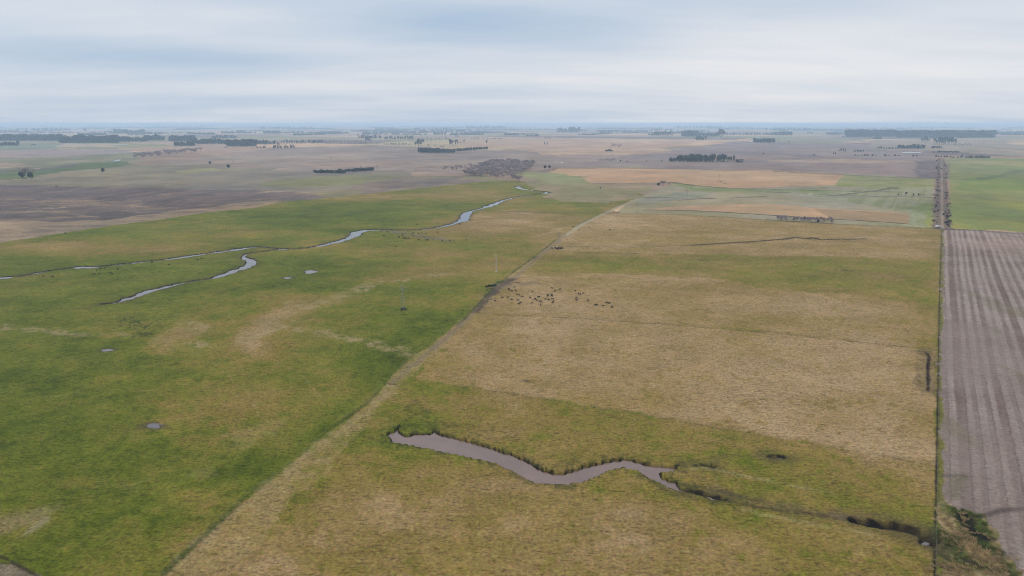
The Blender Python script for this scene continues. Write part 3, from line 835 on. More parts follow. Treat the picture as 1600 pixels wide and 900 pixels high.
# ------------------------------------------------------------------ water
def water_mat(name, col, rough):
    m, nt, b = new_mat(name)
    tc = nd(nt, 'ShaderNodeTexCoord').outputs['Object']
    b.inputs['Base Color'].default_value = (*[float(q) for q in col], 1)
    v = remap(nt, noise(nt, tc, 0.08, 3), 0.3, 0.7, 0.88, 1.12)
    c = nd(nt, 'ShaderNodeVectorMath', operation='SCALE')
    c.inputs[0].default_value = tuple(float(q) for q in col)
    nt.links.new(v, c.inputs['Scale'])
    nt.links.new(c.outputs[0], b.inputs['Base Color'])
    b.inputs['Roughness'].default_value = rough
    b.inputs['IOR'].default_value = 1.33
    bump = nd(nt, 'ShaderNodeBump')
    bump.inputs['Strength'].default_value = 0.06
    bump.inputs['Distance'].default_value = 0.05
    nt.links.new(noise(nt, tc, 2.5, 3), bump.inputs['Height'])
    nt.links.new(bump.outputs[0], b.inputs['Normal'])
    return m


muddy = water_mat('muddy_water', S(132, 106, 94), 0.06)
clear = water_mat('stream_surface', S(112, 100, 94), 0.06)


def flat_poly(name, ring, level, mat, grow=0.0):
    from mathutils.geometry import tessellate_polygon
    c = np.mean(np.array(ring), axis=0)
    vs = [(x + (x - c[0]) * grow, y + (y - c[1]) * grow, gz(x, y) + level) for x, y in ring]
    tris = tessellate_polygon([[Vector(q) for q in vs]])
    m = bpy.data.meshes.new(name)
    m.from_pydata(vs, [], [tuple(t) for t in tris])
    if m.polygons and m.polygons[0].normal.z < 0:
        m.flip_normals()
    m.materials.append(mat)
    o = link(name, m)
    o['kind'] = 'structure'
    return o


def offset_ring(ring, d):
    out, n = [], len(ring)
    area = sum(ring[i][0] * ring[(i + 1) % n][1] - ring[(i + 1) % n][0] * ring[i][1] for i in range(n))
    sg = 1 if area > 0 else -1
    for i in range(n):
        p, q, r = Vector(ring[i - 1]), Vector(ring[i]), Vector(ring[(i + 1) % n])
        a, b = (q - p).normalized(), (r - q).normalized()
        nn = Vector((a.y + b.y, -a.x - b.x))
        if nn.length < 1e-6:
            nn = Vector((a.y, -a.x))
        nn.normalize()
        o = q + nn * d * sg
        out.append((o.x, o.y))
    return out


flat_poly('pond_water', offset_ring(pond_w, 0.9), WATER, muddy)


def ribbon(name, pts, hw, level, mat, extra=0.9):
    vs, fs = [], []
    n = len(pts)
    for i in range(n):
        p, q = Vector(pts[max(i - 1, 0)]), Vector(pts[min(i + 1, n - 1)])
        d = (q - p).normalized()
        nn = Vector((-d.y, d.x))
        w = hw[i] + extra
        c = Vector(pts[i])
        for sgn in (-1, 1):
            e = c + nn * w * sgn
            vs.append((e.x, e.y, gz(e.x, e.y) + level))
    for i in range(n - 1):
        fs.append((2 * i, 2 * i + 1, 2 * i + 3, 2 * i + 2))
    m = bpy.data.meshes.new(name)
    m.from_pydata(vs, [], fs)
    m.update()
    if m.polygons[0].normal.z < 0:
        m.flip_normals()
    m.materials.append(mat)
    o = link(name, m)
    o['kind'] = 'structure'
    return o


ribbon('stream_water', stream_w, stream_hw, -0.42, clear)
ribbon('branch_water', branch_w, branch_hw, -0.424, clear)
ribbon('drain_water', pixs(drain[1:4]), [q[2] * 0.6 for q in drain[1:4]], -0.85, muddy, 0.2)
ribbon('ditch_water', pixs([(1200, 713), (1209, 713), (1222, 713.5), (1230, 714)]), [.5, .9, .9, .5], -0.72, muddy, 0.2)
ribbon('ditch_water', pixs([(1440, 846), (1449, 847), (1457, 850)]), [.7, .8, .5], -0.62, clear, 0.2)
for ring in puddle_w:
    flat_poly('puddle_water', offset_ring(ring, 1.2), -0.14, clear)
# far water glints lie a hand above the coarse far ground
for (u, v, ru, rv) in [(52.5, 226.2, 5.0, 0.9), (878, 253.6, 2.6, 0.7), (868, 252.9, 1.8, 0.5)]:
    flat_poly('pool_water', [pix(u + ru * math.cos(t), v + rv * math.sin(t)) for t in np.linspace(0, 2 * PI, 12, endpoint=False)], 0.25, clear)
ribbon('creek_water', pixs([(172, 252.2), (178, 252.0), (184, 250.8), (187, 249.4)]), [4, 6, 5, 2], 0.25, clear)

# ------------------------------------------------------------------ trees
bark = simple_mat('bark', S(70, 60, 52), 0.9, 0.3, 2.0)
greybark = simple_mat('grey_bark', S(146, 128, 124, 1.0), 0.95, 0.25, 0.7, per_object=0.18)
leaf_dark = simple_mat('evergreen_leaf', S(46, 56, 40), 0.75, 0.45, 0.35, per_object=0.25)
leaf_grey = simple_mat('gum_leaf', S(66, 74, 58), 0.75, 0.4, 0.3, per_object=0.25)
leaf_scrub = simple_mat('scrub_leaf', S(96, 76, 66, .8), 0.85, 0.4, 0.8, per_object=0.3)
reed_m = simple_mat('dry_reed', S(176, 150, 108, 0.9), 0.85, 0.35, 0.6)
greenreed_m = simple_mat('green_reed', S(104, 108, 52, 0.9), 0.8, 0.4, 0.6)


def leaf_cards(mb, lobes, n, size, R, mi=0):
    for _ in range(n):
        c, rad = R.choice(lobes)
        while True:
            p = Vector((R.uniform(-1, 1), R.uniform(-1, 1), R.uniform(-1, 1)))
            if 0.35 < p.length < 1:
                break
        q = Vector((c[0] + p.x * rad[0], c[1] + p.y * rad[1], c[2] + p.z * rad[2]))
        nrm = (p + Vector((R.gauss(0, .6), R.gauss(0, .6), R.gauss(0, .6) + 0.3))).normalized()
        a = nrm.orthogonal().normalized()
        a.rotate(Matrix.Rotation(R.uniform(0, 6.28), 3, nrm))
        b = nrm.cross(a)
        s = size * R.uniform(0.55, 1.25)
        vs = [q + a * s + b * s * R.uniform(-.3, .3), q + b * s * 0.8 + nrm * s * .25, q - a * s * R.uniform(.7, 1), q - b * s * R.uniform(.5, .9) + nrm * s * .2]
        mb.add(vs, [(0, 1, 2, 3)], mi)


def trunk_part(mb, h, r, R, limbs=4, mi=0, spread=2.0):
    mb.bar((0, 0, -0.4), (0.1, 0.05, h), r, r * 0.45, 6, mi)
    for i in range(limbs):
        t = R.uniform(0.35, 0.95)
        a = R.uniform(0, 6.28)
        mb.bar((0.1 * t, 0, h * t), (math.cos(a) * spread, math.sin(a) * spread, h * t + R.uniform(1.0, 2.6)), r * 0.4, r * 0.12, 4, mi)


def tree_meshes(kind, seed):
    """(trunk mesh, crown mesh, joined mesh) of one tree"""
    R = random.Random(seed)
    if kind == 'evergreen':                      # broad dark planted tree, 18 m
        h, r = 9.0, 0.38
        lobes = [((0, 0, 9.2), (3.6, 3.6, 7.6)), ((0, 0, 4.2), (3.2, 3.2, 3.2))]
        for i in range(7):
            a = R.uniform(0, 6.28)
            d = R.uniform(1.6, 3.2)
            lobes.append(((math.cos(a) * d, math.sin(a) * d, R.uniform(5, 14.5)), (R.uniform(1.6, 2.6), R.uniform(1.6, 2.6), R.uniform(1.6, 3.0))))
        n, size, leaf, sp = 420, 0.85, leaf_dark, 2.4
    elif kind == 'gum':                          # tall open grey-green tree, 22 m
        h, r = 13.0, 0.45
        lobes = []
        for i in range(9):
            a = R.uniform(0, 6.28)
            z = R.uniform(7.5, 19.5)
            d = R.uniform(0.4, 3.6) * (1.2 - z / 40)
            lobes.append(((math.cos(a) * d, math.sin(a) * d, z), (R.uniform(1.6, 2.9), R.uniform(1.6, 2.9), R.uniform(1.3, 2.6))))
        n, size, leaf, sp = 380, 0.8, leaf_grey, 2.8
    elif kind == 'round':                        # dense ball-headed tree, 9 m
        h, r = 4.0, 0.3
        lobes = [((0, 0, 4.8), (4.0, 4.0, 3.9)), ((1.6, .4, 5.8), (2.4, 2.4, 2.4)), ((-1.5, 0.6, 5.4), (2.4, 2.4, 2.6)), ((.2, -1.4, 3.6), (3.0, 2.2, 2.4))]
        n, size, leaf, sp = 620, 0.6, leaf_dark, 1.8
    mt = MB()
    trunk_part(mt, h, r, R, 5, 0, sp)
    mc = MB()
    leaf_cards(mc, lobes, n, size, R)
    mj = MB()
    mj.add(mt.v, mt.f, 0)
    mf = MB()
    leaf_cards(mf, [(c, tuple(q * .92 for q in r_)) for c, r_ in lobes], int(n * .5), size * 1.75, R)
    mj.add(mf.v, mf.f, 1)
    return mt.mesh('trunk', bark), mc.mesh('crown', leaf), mj.mesh(kind + '_tree', [bark, leaf])


def bare_mesh(seed, h=9.0, spread=3.6, twigs=150, thick=0.05):
    """(trunk mesh, crown mesh, joined mesh) of a leafless tree: limbs and a haze of thin twigs"""
    R = random.Random(seed)
    mt, mc = MB(), MB()
    stems = R.choice([1, 2, 3])
    tips = []
    for s in range(stems):
        a0 = R.uniform(0, 6.28)
        top = Vector((math.cos(a0) * spread * .3 * (stems > 1), math.sin(a0) * spread * .3 * (stems > 1), h * .5))
        mt.bar((0.15 * s, 0, -0.3), top, 0.17, 0.09, 5)
        for i in range(5):
            a = R.uniform(0, 6.28)
            e = top + Vector((math.cos(a) * spread * R.uniform(.3, .7), math.sin(a) * spread * R.uniform(.3, .7), h * R.uniform(.08, .34)))
            b0 = top * R.uniform(.55, 1.0)
            mt.bar(b0, e, 0.07, 0.03, 4)
            tips += [(b0, e)] * 2
    for i in range(twigs):
        b0, e = R.choice(tips)
        p = b0.lerp(e, R.uniform(.25, 1.05))
        d = Vector((R.gauss(0, 1), R.gauss(0, 1), abs(R.gauss(.6, .7)))).normalized()
        L = R.uniform(.8, 2.2) * h / 9
        sd = d.orthogonal().normalized() * thick
        sd.rotate(Matrix.Rotation(R.uniform(0, 6.28), 3, d))
        mid = p + d * L * .55 + Vector((R.gauss(0, .1), R.gauss(0, .1), 0))
        mc.add([p - sd, p + sd, mid + sd * .7, p + d * L + Vector((0, 0, .15 * L)), mid - sd * .7], [(0, 1, 2, 3, 4)])
    mj = MB()
    mj.add(mt.v, mt.f, 0)
    mj.add(mc.v, mc.f, 0)
    return mt.mesh('trunk', greybark), mc.mesh('crown', greybark), mj.mesh('bare_tree', greybark)


def shrub_mesh(seed, mat, n=110, size=0.34, r=1.5, h=1.3):
    R = random.Random(seed)
    mb = MB()
    lobes = [((R.uniform(-.6, .6) * r, R.uniform(-.6, .6) * r, h * R.uniform(.35, .8)), (r * .6, r * .6, h * .5)) for _ in range(5)]
    leaf_cards(mb, lobes, n, size, R)
    for i in range(5):
        a = R.uniform(0, 6.28)
        mb.bar((0, 0, -.1), (math.cos(a) * r * .5, math.sin(a) * r * .5, h * .8), .05, .02, 4)
    return mb.mesh('shrub', mat)


EVER = [tree_meshes('evergreen', s) for s in (1, 2, 3, 4)]
GUM = [tree_meshes('gum', s) for s in (11, 12, 13)]
ROUND = [tree_meshes('round', s) for s in (21, 22)]
BARE = [bare_mesh(s) for s in (31, 32, 33, 34)]
GROVE = [bare_mesh(s, 9.5, 5.0, 420, 0.085) for s in (35, 36, 37, 38)]
SHRUB_D = [shrub_mesh(s, leaf_dark) for s in (41, 42)]
SHRUB_B = [shrub_mesh(s, leaf_scrub) for s in (51, 52, 53)]
BASEH = {'evergreen': 17.5, 'gum': 21.5, 'round': 8.8, 'bare': 8.2, 'shrub': 1.5}


def m_per_px(loc):
    return math.sqrt(loc.x ** 2 + loc.y ** 2 + H * H) / F


def parted(kind, meshes, name, loc, hm, label, cat, group=None, wide=1.0):
    """a tree with trunk and crown as its parts"""
    root = bpy.data.objects.new(name, None)
    root.empty_display_size = 0.5
    COL.objects.link(root)
    link('trunk', meshes[0], root)
    link('crown', meshes[1], root)
    s = hm / BASEH[kind]
    root.location = loc
    root.rotation_euler = (0, 0, random.uniform(0, 6.28))
    root.scale = (s * wide, s * wide, s)
    return tag(root, label, cat, group)


PENDING = []


def single(kind, mesh, name, loc, hm, label, cat, group=None, wide=1.0):
    if m_per_px(loc) > 2.2 and group:            # far off: decided at the end which show largest
        PENDING.append((hm / m_per_px(loc), kind, mesh, name, loc.copy(), hm, label, cat, group, wide, random.uniform(0, 6.28)))
        return None
    o = link(name, mesh, None, loc)
    s = hm / BASEH[kind]
    o.rotation_euler = (0, 0, random.uniform(0, 6.28))
    o.scale = (s * wide, s * wide, s)
    return tag(o, label, cat, group)


def grove(outline, n, kind, meshes, name, hm, label, cat, group, parts=False, wide=1.0, var=0.25, sep=6.0):
    """n trees spread over a world polygon"""
    P = np.array(outline)
    pts = []
    tries = 0
    while len(pts) < n and tries < n * 60:
        tries += 1
        x, y = random.uniform(P[:, 0].min(), P[:, 0].max()), random.uniform(P[:, 1].min(), P[:, 1].max())
        ins = False
        m = len(P)
        for i in range(m):
            x1, y1 = P[i]
            x2, y2 = P[(i + 1) % m]
            if (y1 > y) != (y2 > y) and x < (x2 - x1) * (y - y1) / (y2 - y1) + x1:
                ins = not ins
        if not ins or any((x - a) ** 2 + (y - b) ** 2 < sep * sep for a, b in pts):
            continue
        pts.append((x, y))
        loc = Vector((x, y, gz(x, y)))
        hh = hm * random.uniform(1 - var, 1 + var)
        ms = random.choice(meshes)
        if parts:
            parted(kind, ms, name, loc, hh, label, cat, group, wide * random.uniform(.85, 1.2))
        else:
            single(kind, ms[2] if isinstance(ms, tuple) else ms, name, loc, hh, label, cat, group, wide * random.uniform(.85, 1.2))
    return pts


def strip(u0, v0, u1, v1, depth):
    """world quad: front edge between two pixels, reaching away from the camera"""
    a, b = pix(u0, v0), pix(u1, v1)
    d = Vector(((a[0] + b[0]) / 2, (a[1] + b[1]) / 2)).normalized() * depth
    return [a, b, (b[0] + d.x, b[1] + d.y), (a[0] + d.x, a[1] + d.y)]


# -- the dark wood right of centre
g = 'trees of the dark wood right of centre'
lab = 'dark evergreen tree crowded into the compact wood beyond the orange stubble field'
grove(strip(1056, 253.2, 1132, 253.6, 70), 62, 'evergreen', EVER, 'evergreen_tree', 19, lab, 'tree', g, True, 1.0, .2, 7)
grove(strip(1046, 253.2, 1057, 253.2, 50), 7, 'evergreen', EVER, 'evergreen_tree', 11, lab, 'tree', g, True, 1.2, .2, 7)
grove(strip(1130, 253.6, 1148, 253.8, 70), 14, 'gum', GUM, 'gum_tree', 15, 'grey green gum tree at the thin end of the compact wood', 'tree', 'gum trees at the end of the dark wood', True, 1.0, .25, 7)
grove(strip(1106, 254.4, 1163, 255.0, 14), 16, 'bare', BARE, 'bare_tree', 8, 'small leafless grey tree along the near edge of the compact wood', 'tree', 'bare trees fronting the dark wood', False, 1.1, .25, 5)
grove(strip(1148, 254.2, 1163, 254.8, 20), 5, 'round', ROUND, 'evergreen_tree', 9, 'low dark tree where the compact wood tapers off', 'tree', 'low trees where the dark wood tapers', True, 1, .2, 7)
# -- the dark plantation with its hedge, upper middle
g = 'trees of the dark plantation'
grove(strip(653, 239.2, 685, 239.6, 60), 36, 'evergreen', EVER, 'evergreen_tree', 19, 'blackish evergreen tree in the dense plantation left of the long hedge', 'tree', g, True, 1.05, .12, 7)
grove(strip(686, 239.8, 711, 239.6, 50), 22, 'evergreen', EVER, 'evergreen_tree', 16, 'blackish evergreen tree in the dense plantation left of the long hedge', 'tree', g, True, 1.1, .15, 7)
grove(strip(712, 236.8, 763, 233.4, 14), 34, 'evergreen', EVER, 'evergreen_tree', 12, 'dark clipped looking tree in the long hedge running off the plantation', 'tree', 'trees of the long hedge', False, 1.2, .1, 5)
for (u, v, hp, w) in [(649, 229, 8, 1.3), (654, 229, 12, 1.5), (658, 228.5, 10, 1.4), (661, 226, 9, 1.2), (703, 229, 12, 1.0), (707, 229, 11, .9), (712, 228, 10, .9), (715, 227, 9, .8), (719, 226, 5, .9), (725, 224.5, 6.5, .9), (669, 229, 4, 1.2), (680, 229, 2.5, 2.2), (695, 229, 3, 1.6)]:
    loc = at(u, v)
    single('gum', random.choice(GUM)[2], 'gum_tree', loc, hp * m_per_px(loc), 'tall open gum tree at the farmstead behind the dark plantation', 'tree', 'gum trees of the farmstead behind the plantation', w)
loc = at(760.5, 225.5)
single('gum', GUM[0][2], 'gum_tree', loc, 7 * m_per_px(loc), 'lone oval gum tree on the tan field past the end of the long hedge', 'tree', None, 1.1)
# -- scrubby grove on the mauve field
grove(strip(492, 270.5, 540, 271.5, 22), 46, 'round', ROUND, 'scrub_tree', 5.5, 'low dark scrub tree in the straggling thicket on the mauve field', 'tree', 'scrub trees of the thicket on the mauve field', False, 1.1, .35, 4)
grove(strip(530, 269.5, 583, 267.0, 26), 44, 'round', ROUND, 'scrub_tree', 5.5, 'low dark scrub tree in the straggling thicket on the mauve field', 'tree', 'scrub trees of the thicket on the mauve field', False, 1.1, .35, 4)
grove(strip(560, 267.5, 590, 265.5, 30), 12, 'bare', BARE, 'bare_tree', 8.5, 'leafless tree at the right end of the straggling thicket', 'tree', 'bare trees ending the thicket', False, 1.0, .25, 5)
loc = at(502, 269)
single('bare', BARE[0][2], 'bare_tree', loc, 9, 'leafless tree sticking up behind the left end of the thicket', 'tree')
# -- bare grove by the stream
bg = pixs([(722, 273), (745, 262), (760, 254), (800, 252), (835, 255), (828, 268), (806, 276), (812, 282.5), (822, 286.5), (790, 279), (750, 277.5)])
grove(bg, 190, 'bare', GROVE, 'bare_tree', 8.5, 'leafless mauve grey tree in the big grove above the stream bends', 'tree', 'bare trees of the big grove', False, 1.7, .25, 7)
grove(strip(690, 268, 760, 262, 120), 24, 'bare', GROVE, 'bare_tree', 5.0, 'low leafless scrub tree straggling out of the left side of the big grove', 'tree', 'low bare trees beside the big grove', False, 1.6, .3, 8)
# -- bare strip, upper left
grove(pixs([(203, 248), (225, 242), (270, 238), (316, 234.5), (316, 238), (260, 242.5), (215, 249.5)]), 44, 'bare', GROVE, 'bare_tree', 11, 'leafless grey tree in the long strip wood upper left', 'tree', 'bare trees of the long strip wood', False, 1.5, .25, 10)

# -- lone trees and bushes
def lone(u, v, hp, kind, ms, name, label, wide=1.0, parts=True):
    loc = at(u, v)
    f = parted if parts else single
    return f(kind, ms if parts else ms[2], name, loc, hp * m_per_px(loc), label, 'tree' if 'tree' in name else 'bush', None, wide)


big_bush = bare_mesh(71, 9, 5.0, 420, 0.09)
lone(41, 279.3, 15.5, 'bare', big_bush, 'bare_tree', 'large spreading leafless tree on the left beside the green strip field', 1.15)
lone(35, 279, 10, 'round', ROUND[0], 'scrub_tree', 'dark scrub tree growing under the large spreading leafless tree', .9)
lone(48, 279.4, 9, 'round', ROUND[1], 'scrub_tree', 'smaller dark scrub tree right against the large leafless tree', .9)
lone(161, 269.7, 6.5, 'round', ROUND[1], 'evergreen_tree', 'wind leaning dark tree at the right tip of the green strip field', .85)
lone(88, 295.0, 6, 'bare', bare_mesh(72, 7, 4, 260, .07), 'bare_tree', 'thin grey leafless bush tree on the olive field above the dark marsh', 1.3)
lone(328, 256.6, 4.4, 'round', ROUND[0], 'evergreen_tree', 'small ball shaped black tree, upper of the two on the mauve pasture', 1.0)
lone(357, 262.7, 5.6, 'round', ROUND[1], 'evergreen_tree', 'larger ball shaped black tree, lower of the two on the mauve pasture', 1.0)
lone(851.5, 263.8, 5.6, 'round', ROUND[0], 'evergreen_tree', 'left one of a pair of round dark trees at the tip of the orange field', .95)
lone(858.5, 263.2, 5.0, 'round', ROUND[1], 'evergreen_tree', 'right one of a pair of round dark trees at the tip of the orange field', .95)
lone(1037, 290.2, 9, 'bare', bare_mesh(73, 8, 5.2, 520, .08), 'bare_tree', 'wide dark leafless thicket tree on the near edge of the orange field', 1.35)
lone(1029, 290.2, 5, 'round', ROUND[0], 'scrub_tree', 'low dark scrub under the wide leafless thicket tree', 1.3)
lone(1046, 290.0, 6, 'bare', BARE[2], 'bare_tree', 'slighter leafless tree joined to the wide thicket tree', 1.2)
lone(938, 294.8, 2.4, 'round', ROUND[1], 'scrub_tree', 'tiny dark bush alone on the olive pasture left of the power line', 1.2)
lone(365, 254.3, 2.5, 'bare', BARE[1], 'bare_tree', 'faint leafless bush above the two ball shaped black trees', 2.0, False)
lone(517, 248.6, 3.6, 'gum', GUM[1], 'gum_tree', 'tiny lone tree in the middle of the wide mauve field', 1.0, False)
lone(479, 245.6, 2.2, 'bare', BARE[3], 'bare_tree', 'faint leafless tree left of the tiny lone tree on the mauve field', 1.0, False)
lone(102, 365.5, 2.2, 'round', ROUND[0], 'scrub_tree', 'small dark bush on the edge between pale marsh grass and green pasture', 1.0, False)
lone(1010, 252.6, 1.6, 'round', ROUND[0], 'scrub_tree', 'low bush left of the compact wood, farther from it', 1.6, False)
lone(1034, 252.4, 1.8, 'round', ROUND[1], 'scrub_tree', 'low bush just left of the compact wood', 1.6, False)
lone(1193, 241.3, 2.2, 'round', ROUND[0], 'evergreen_tree', 'dark bush alone on the purple ploughland right of the compact wood', 1.1, False)
lone(1216, 219.5, 3.0, 'gum', GUM[0], 'gum_tree', 'small tree just right of the short wood on the far purple field', 1.2, False)
lone(1232.5, 223.6, 3.8, 'gum', GUM[2], 'gum_tree', 'round headed tree alone on the edge of the far purple field', 1.3, False)
lone(855, 227.4, 5.5, 'gum', GUM[1], 'gum_tree', 'tree with a broken crown, right of two on the pinkish field', 1.1, False)
lone(851, 227.6, 5.8, 'gum', GUM[0], 'gum_tree', 'taller tree, left of two on the pinkish field', 1.0, False)
lone(84.5, 235.4, 1.6, 'round', ROUND[1], 'scrub_tree', 'speck of a bush on the far green field, upper left', 1.0, False)
for u in (929, 934):
    lone(u, 254.0, 3.4, 'bare', BARE[1], 'bare_tree', 'pale leafless bush, %s of two left of the bush row on the mauve field' % ('left' if u < 930 else 'right'), 1.5, False)
for i, u in enumerate(np.linspace(937, 961, 11)):
    loc = at(u, 252.8 + random.uniform(-.4, .3))
    single('bare', random.choice(BARE)[2], 'bare_tree', loc, random.uniform(3.5, 6.2) * m_per_px(loc), 'dark leafless bush in the short row on the mauve field', 'bush', 'bare bushes of the short row', 1.4)
lone(969.5, 252.6, 3.2, 'round', ROUND[0], 'scrub_tree', 'compact dark bush right of the short leafless row', .9, False)
lone(980, 252.8, 1.6, 'round', ROUND[1], 'scrub_tree', 'low wide bush at the right end of the short leafless row', 2.0, False)
for u in np.linspace(954, 970, 9):
    loc = at(u, 231 + random.uniform(-.8, .5))
    single('bare', random.choice(BARE)[2], 'bare_tree', loc, random.uniform(4, 7) * m_per_px(loc), 'pale leafless tree in the small clump on the pinkish field', 'tree', 'bare trees of the small pinkish field clump', 1.2)
for u in np.linspace(947, 956, 5):
    loc = at(u, 236.6 + random.uniform(-.5, .3))
    single('round', random.choice(ROUND)[2], 'scrub_tree', loc, random.uniform(2.5, 3.6) * m_per_px(loc), 'brown scrub tree just below the small leafless clump', 'bush', 'scrub below the small pinkish field clump', 1.3)
for i, (u, hp) in enumerate([(1403.5, 4.5), (1408, 3), (1415.5, 7), (1427, 4.8), (1434.5, 5.5), (1437, 4)]):
    lone(u, 307 + .12 * i, hp, 'gum', GUM[i % 3], 'gum_tree', ['short dark tree at the left end of the row on the pale striped field', 'low bush second in the row on the pale striped field', 'tallest tree of the row on the pale striped field', 'open tree right of the gap in the row on the pale striped field', 'twin topped tree near the right end of the row on the pale striped field', 'smallest tree at the right end of the row on the pale striped field'][i], 1.0, False)
# the leafless thicket at the edge of the tan pasture
grove(pixs([(1213, 345), (1250, 346.8), (1290, 348.6), (1302, 349.4), (1300, 346.5), (1250, 343.5), (1216, 342)]), 48, 'bare', GROVE, 'bare_tree', 4.2, 'thin leafless tree in the thicket at the top edge of the tan pasture', 'tree', 'bare trees of the thicket edging the tan pasture', False, .9, .25, 2.6)
lone(1256, 346.6, 8, 'gum', GUM[1], 'evergreen_tree', 'dark leafy tree standing in the middle of the leafless thicket', 1.0)
lone(1278, 347.8, 4.0, 'round', ROUND[0], 'scrub_tree', 'dark bush right of the leafy tree in the leafless thicket', 1.0)
# bushes along the old road
for i in range(110):
    v = 248 + 106 * (random.random() ** 1.0)
    side = random.choice((-1, -1, 1, 1))
    x, y = pix(1470.5, v)
    o = random.uniform(3.6, 8.0) * side + 1.0
    x, y = x + FN[0] * o, y + FN[1] * o
    sz = random.uniform(.7, 1.9)
    single('shrub', random.choice(SHRUB_B), 'shrub', Vector((x, y, gz(x, y))), sz, 'brown scrubby bush on the verge of the old straight road', 'bush', 'bushes along the old road', random.uniform(.8, 1.3))
for (u, v, hp, lb) in [(1478, 350, 6.5, 'dark leafy tree at the near end of the old road, right verge'), (1481, 353, 4, 'low dark bush at the near end of the old road, right verge'), (1474, 336.5, 4.5, 'dark tree on the right verge a little up the old road'), (1479, 340, 5, 'spreading dark tree on the right verge, third from the near end of the old road'), (1477, 333, 4, 'dark bush on the right verge casting a faint shade over the green field'), (1464, 349, 2.6, 'low dark bush on the left verge just above the parked van'), (1463, 264.5, 4.5, 'grey tree on the left verge far up the old road'), (1471, 264.8, 2.5, 'small bush on the right verge far up the old road'), (1463.5, 252, 3, 'small dark tree on the left verge near the head of the old road')]:
    lone(u, v, hp * .7, 'round', ROUND[0], 'scrub_tree', lb, 1.1)

# ------------------------------------------------------------------ distant woods
def wood(u0, u1, v, top, kind='gum', n=None, label=None, group=None, depth=90, v1=None, var=.34, wide=1.0, name=None, step=None):
    """a far wood or shelter belt, every tree its own object"""
    v1 = v if v1 is None else v1
    loc = at((u0 + u1) / 2, (v + v1) / 2)
    mpp = m_per_px(loc)
    hm = (v - top) * mpp
    if n is None:
        n = max(2, int((u1 - u0) * mpp / (hm * .45) * 3.0))
    ms = {'gum': GUM, 'evergreen': EVER, 'bare': BARE, 'round': ROUND}[kind]
    nm = name or {'gum': 'gum_tree', 'evergreen': 'evergreen_tree', 'bare': 'bare_tree', 'round': 'scrub_tree'}[kind]
    a, b = pix(u0, v), pix(u1, v1)
    for i in range(n):
        t = (i + random.random()) / n
        d = random.random() * depth
        x, y = a[0] + (b[0] - a[0]) * t, a[1] + (b[1] - a[1]) * t
        L = math.hypot(x, y)
        x, y = x * (1 + d / L), y * (1 + d / L)
        single(kind, random.choice(ms)[2], nm, Vector((x, y, gz(x, y))), hm * random.uniform(1 - var, 1 + var * .6), label, 'tree', group, wide * random.uniform(.9, 1.3))


# shelter belts near the road head
wood(1336, 1371, 244, 241.2, 'evergreen', 9, 'dark tree of the low row under the white shed, left part', 'trees of the low row left of the white shed', 20, wide=1.6)
wood(1381, 1389, 244, 241, 'evergreen', 3, 'dark tree in the small clump just left below the white shed', 'clump left below the white shed', 12, wide=1.2)
wood(1395, 1406, 244.4, 241.6, 'evergreen', 4, 'dark tree in the longer clump left below the white shed', 'longer clump below the white shed', 12, wide=1.2)
wood(1425, 1435, 245, 241.6, 'evergreen', 2, 'round dark tree, one of two under the right end of the white shed', 'two round trees under the white shed', 6, wide=1.5)
wood(1334, 1350, 237.5, 234.2, 'evergreen', 6, 'dark tree of the short bank of trees left of the white shed', 'short bank of trees left of the white shed', 16, wide=1.3)
wood(1301, 1306, 241.4, 238, 'evergreen', 2, 'dark tree of a pair on the left of the farm shelter belts', 'pair of trees left of the shelter belts', 6, wide=1.1)
wood(1310, 1322, 238.5, 233, 'gum', 4, 'hazy open tree in the loose group left of the shelter belts', 'loose group left of the shelter belts', 40)
wood(1265, 1275, 243.2, 241.4, 'round', 4, 'low brown bush in the small clump on the ploughland', 'small clump on the ploughland', 12, wide=1.4)
wood(1369, 1381, 232.6, 229.2, 'evergreen', 4, 'small dark tree between the far belts and the big farm clump', 'small trees beside the farm clump', 20)
wood(1402, 1445, 232.8, 226.5, 'evergreen', 24, 'dark tree of the big farm clump above the white shed', 'trees of the big farm clump', 60, wide=1.0)
wood(1384, 1402, 232.8, 230, 'evergreen', 7, 'low dark tree of the hedge left of the big farm clump', 'hedge left of the farm clump', 20, wide=1.3)
wood(1455, 1471, 232.4, 228.3, 'evergreen', 7, 'dark tree of the small clump right of the big farm clump', 'clump right of the big farm clump', 25, wide=1.1)
wood(1457, 1500, 238.8, 236.2, 'round', 16, 'low dark tree of the hedge right of the white shed', 'hedge right of the white shed', 20, wide=1.1)
wood(1461, 1467, 246.2, 242.4, 'evergreen', 2, 'dark tree standing left of the head of the old road', 'trees left of the road head', 8, wide=1.3)
wood(1470, 1482, 246.3, 243.2, 'evergreen', 4, 'dark tree standing right of the head of the old road', 'trees right of the road head', 10, wide=1.2)
wood(1483, 1499, 246.8, 244.6, 'evergreen', 6, 'low dark tree at the left of the hedge above the green field', 'low hedge left part above the green field', 10, wide=1.5)
wood(1500, 1505, 246.8, 242.6, 'evergreen', 2, 'taller dark tree breaking the hedge above the green field', 'taller trees in the hedge above the green field', 6, wide=1.1)
wood(1508, 1547, 247.4, 244, 'evergreen', 18, 'dark tree of the dense hedge along the top of the green field', 'dense hedge along the green field', 14, wide=1.3)
wood(1438, 1453, 222.5, 215.5, 'gum', 7, 'hazy gum tree in the grove left of the scattered farm trees', 'left grove of hazy gum trees', 60)
wood(1460, 1494, 226, 217, 'gum', 18, 'hazy gum tree in the grove below the great plantation', 'hazy gum grove below the great plantation', 100)
wood(1490, 1516, 228.5, 224.5, 'bare', 12, 'pale leafless tree trailing right from the hazy gum grove', 'leafless trees trailing from the gum grove', 80, wide=1.4)
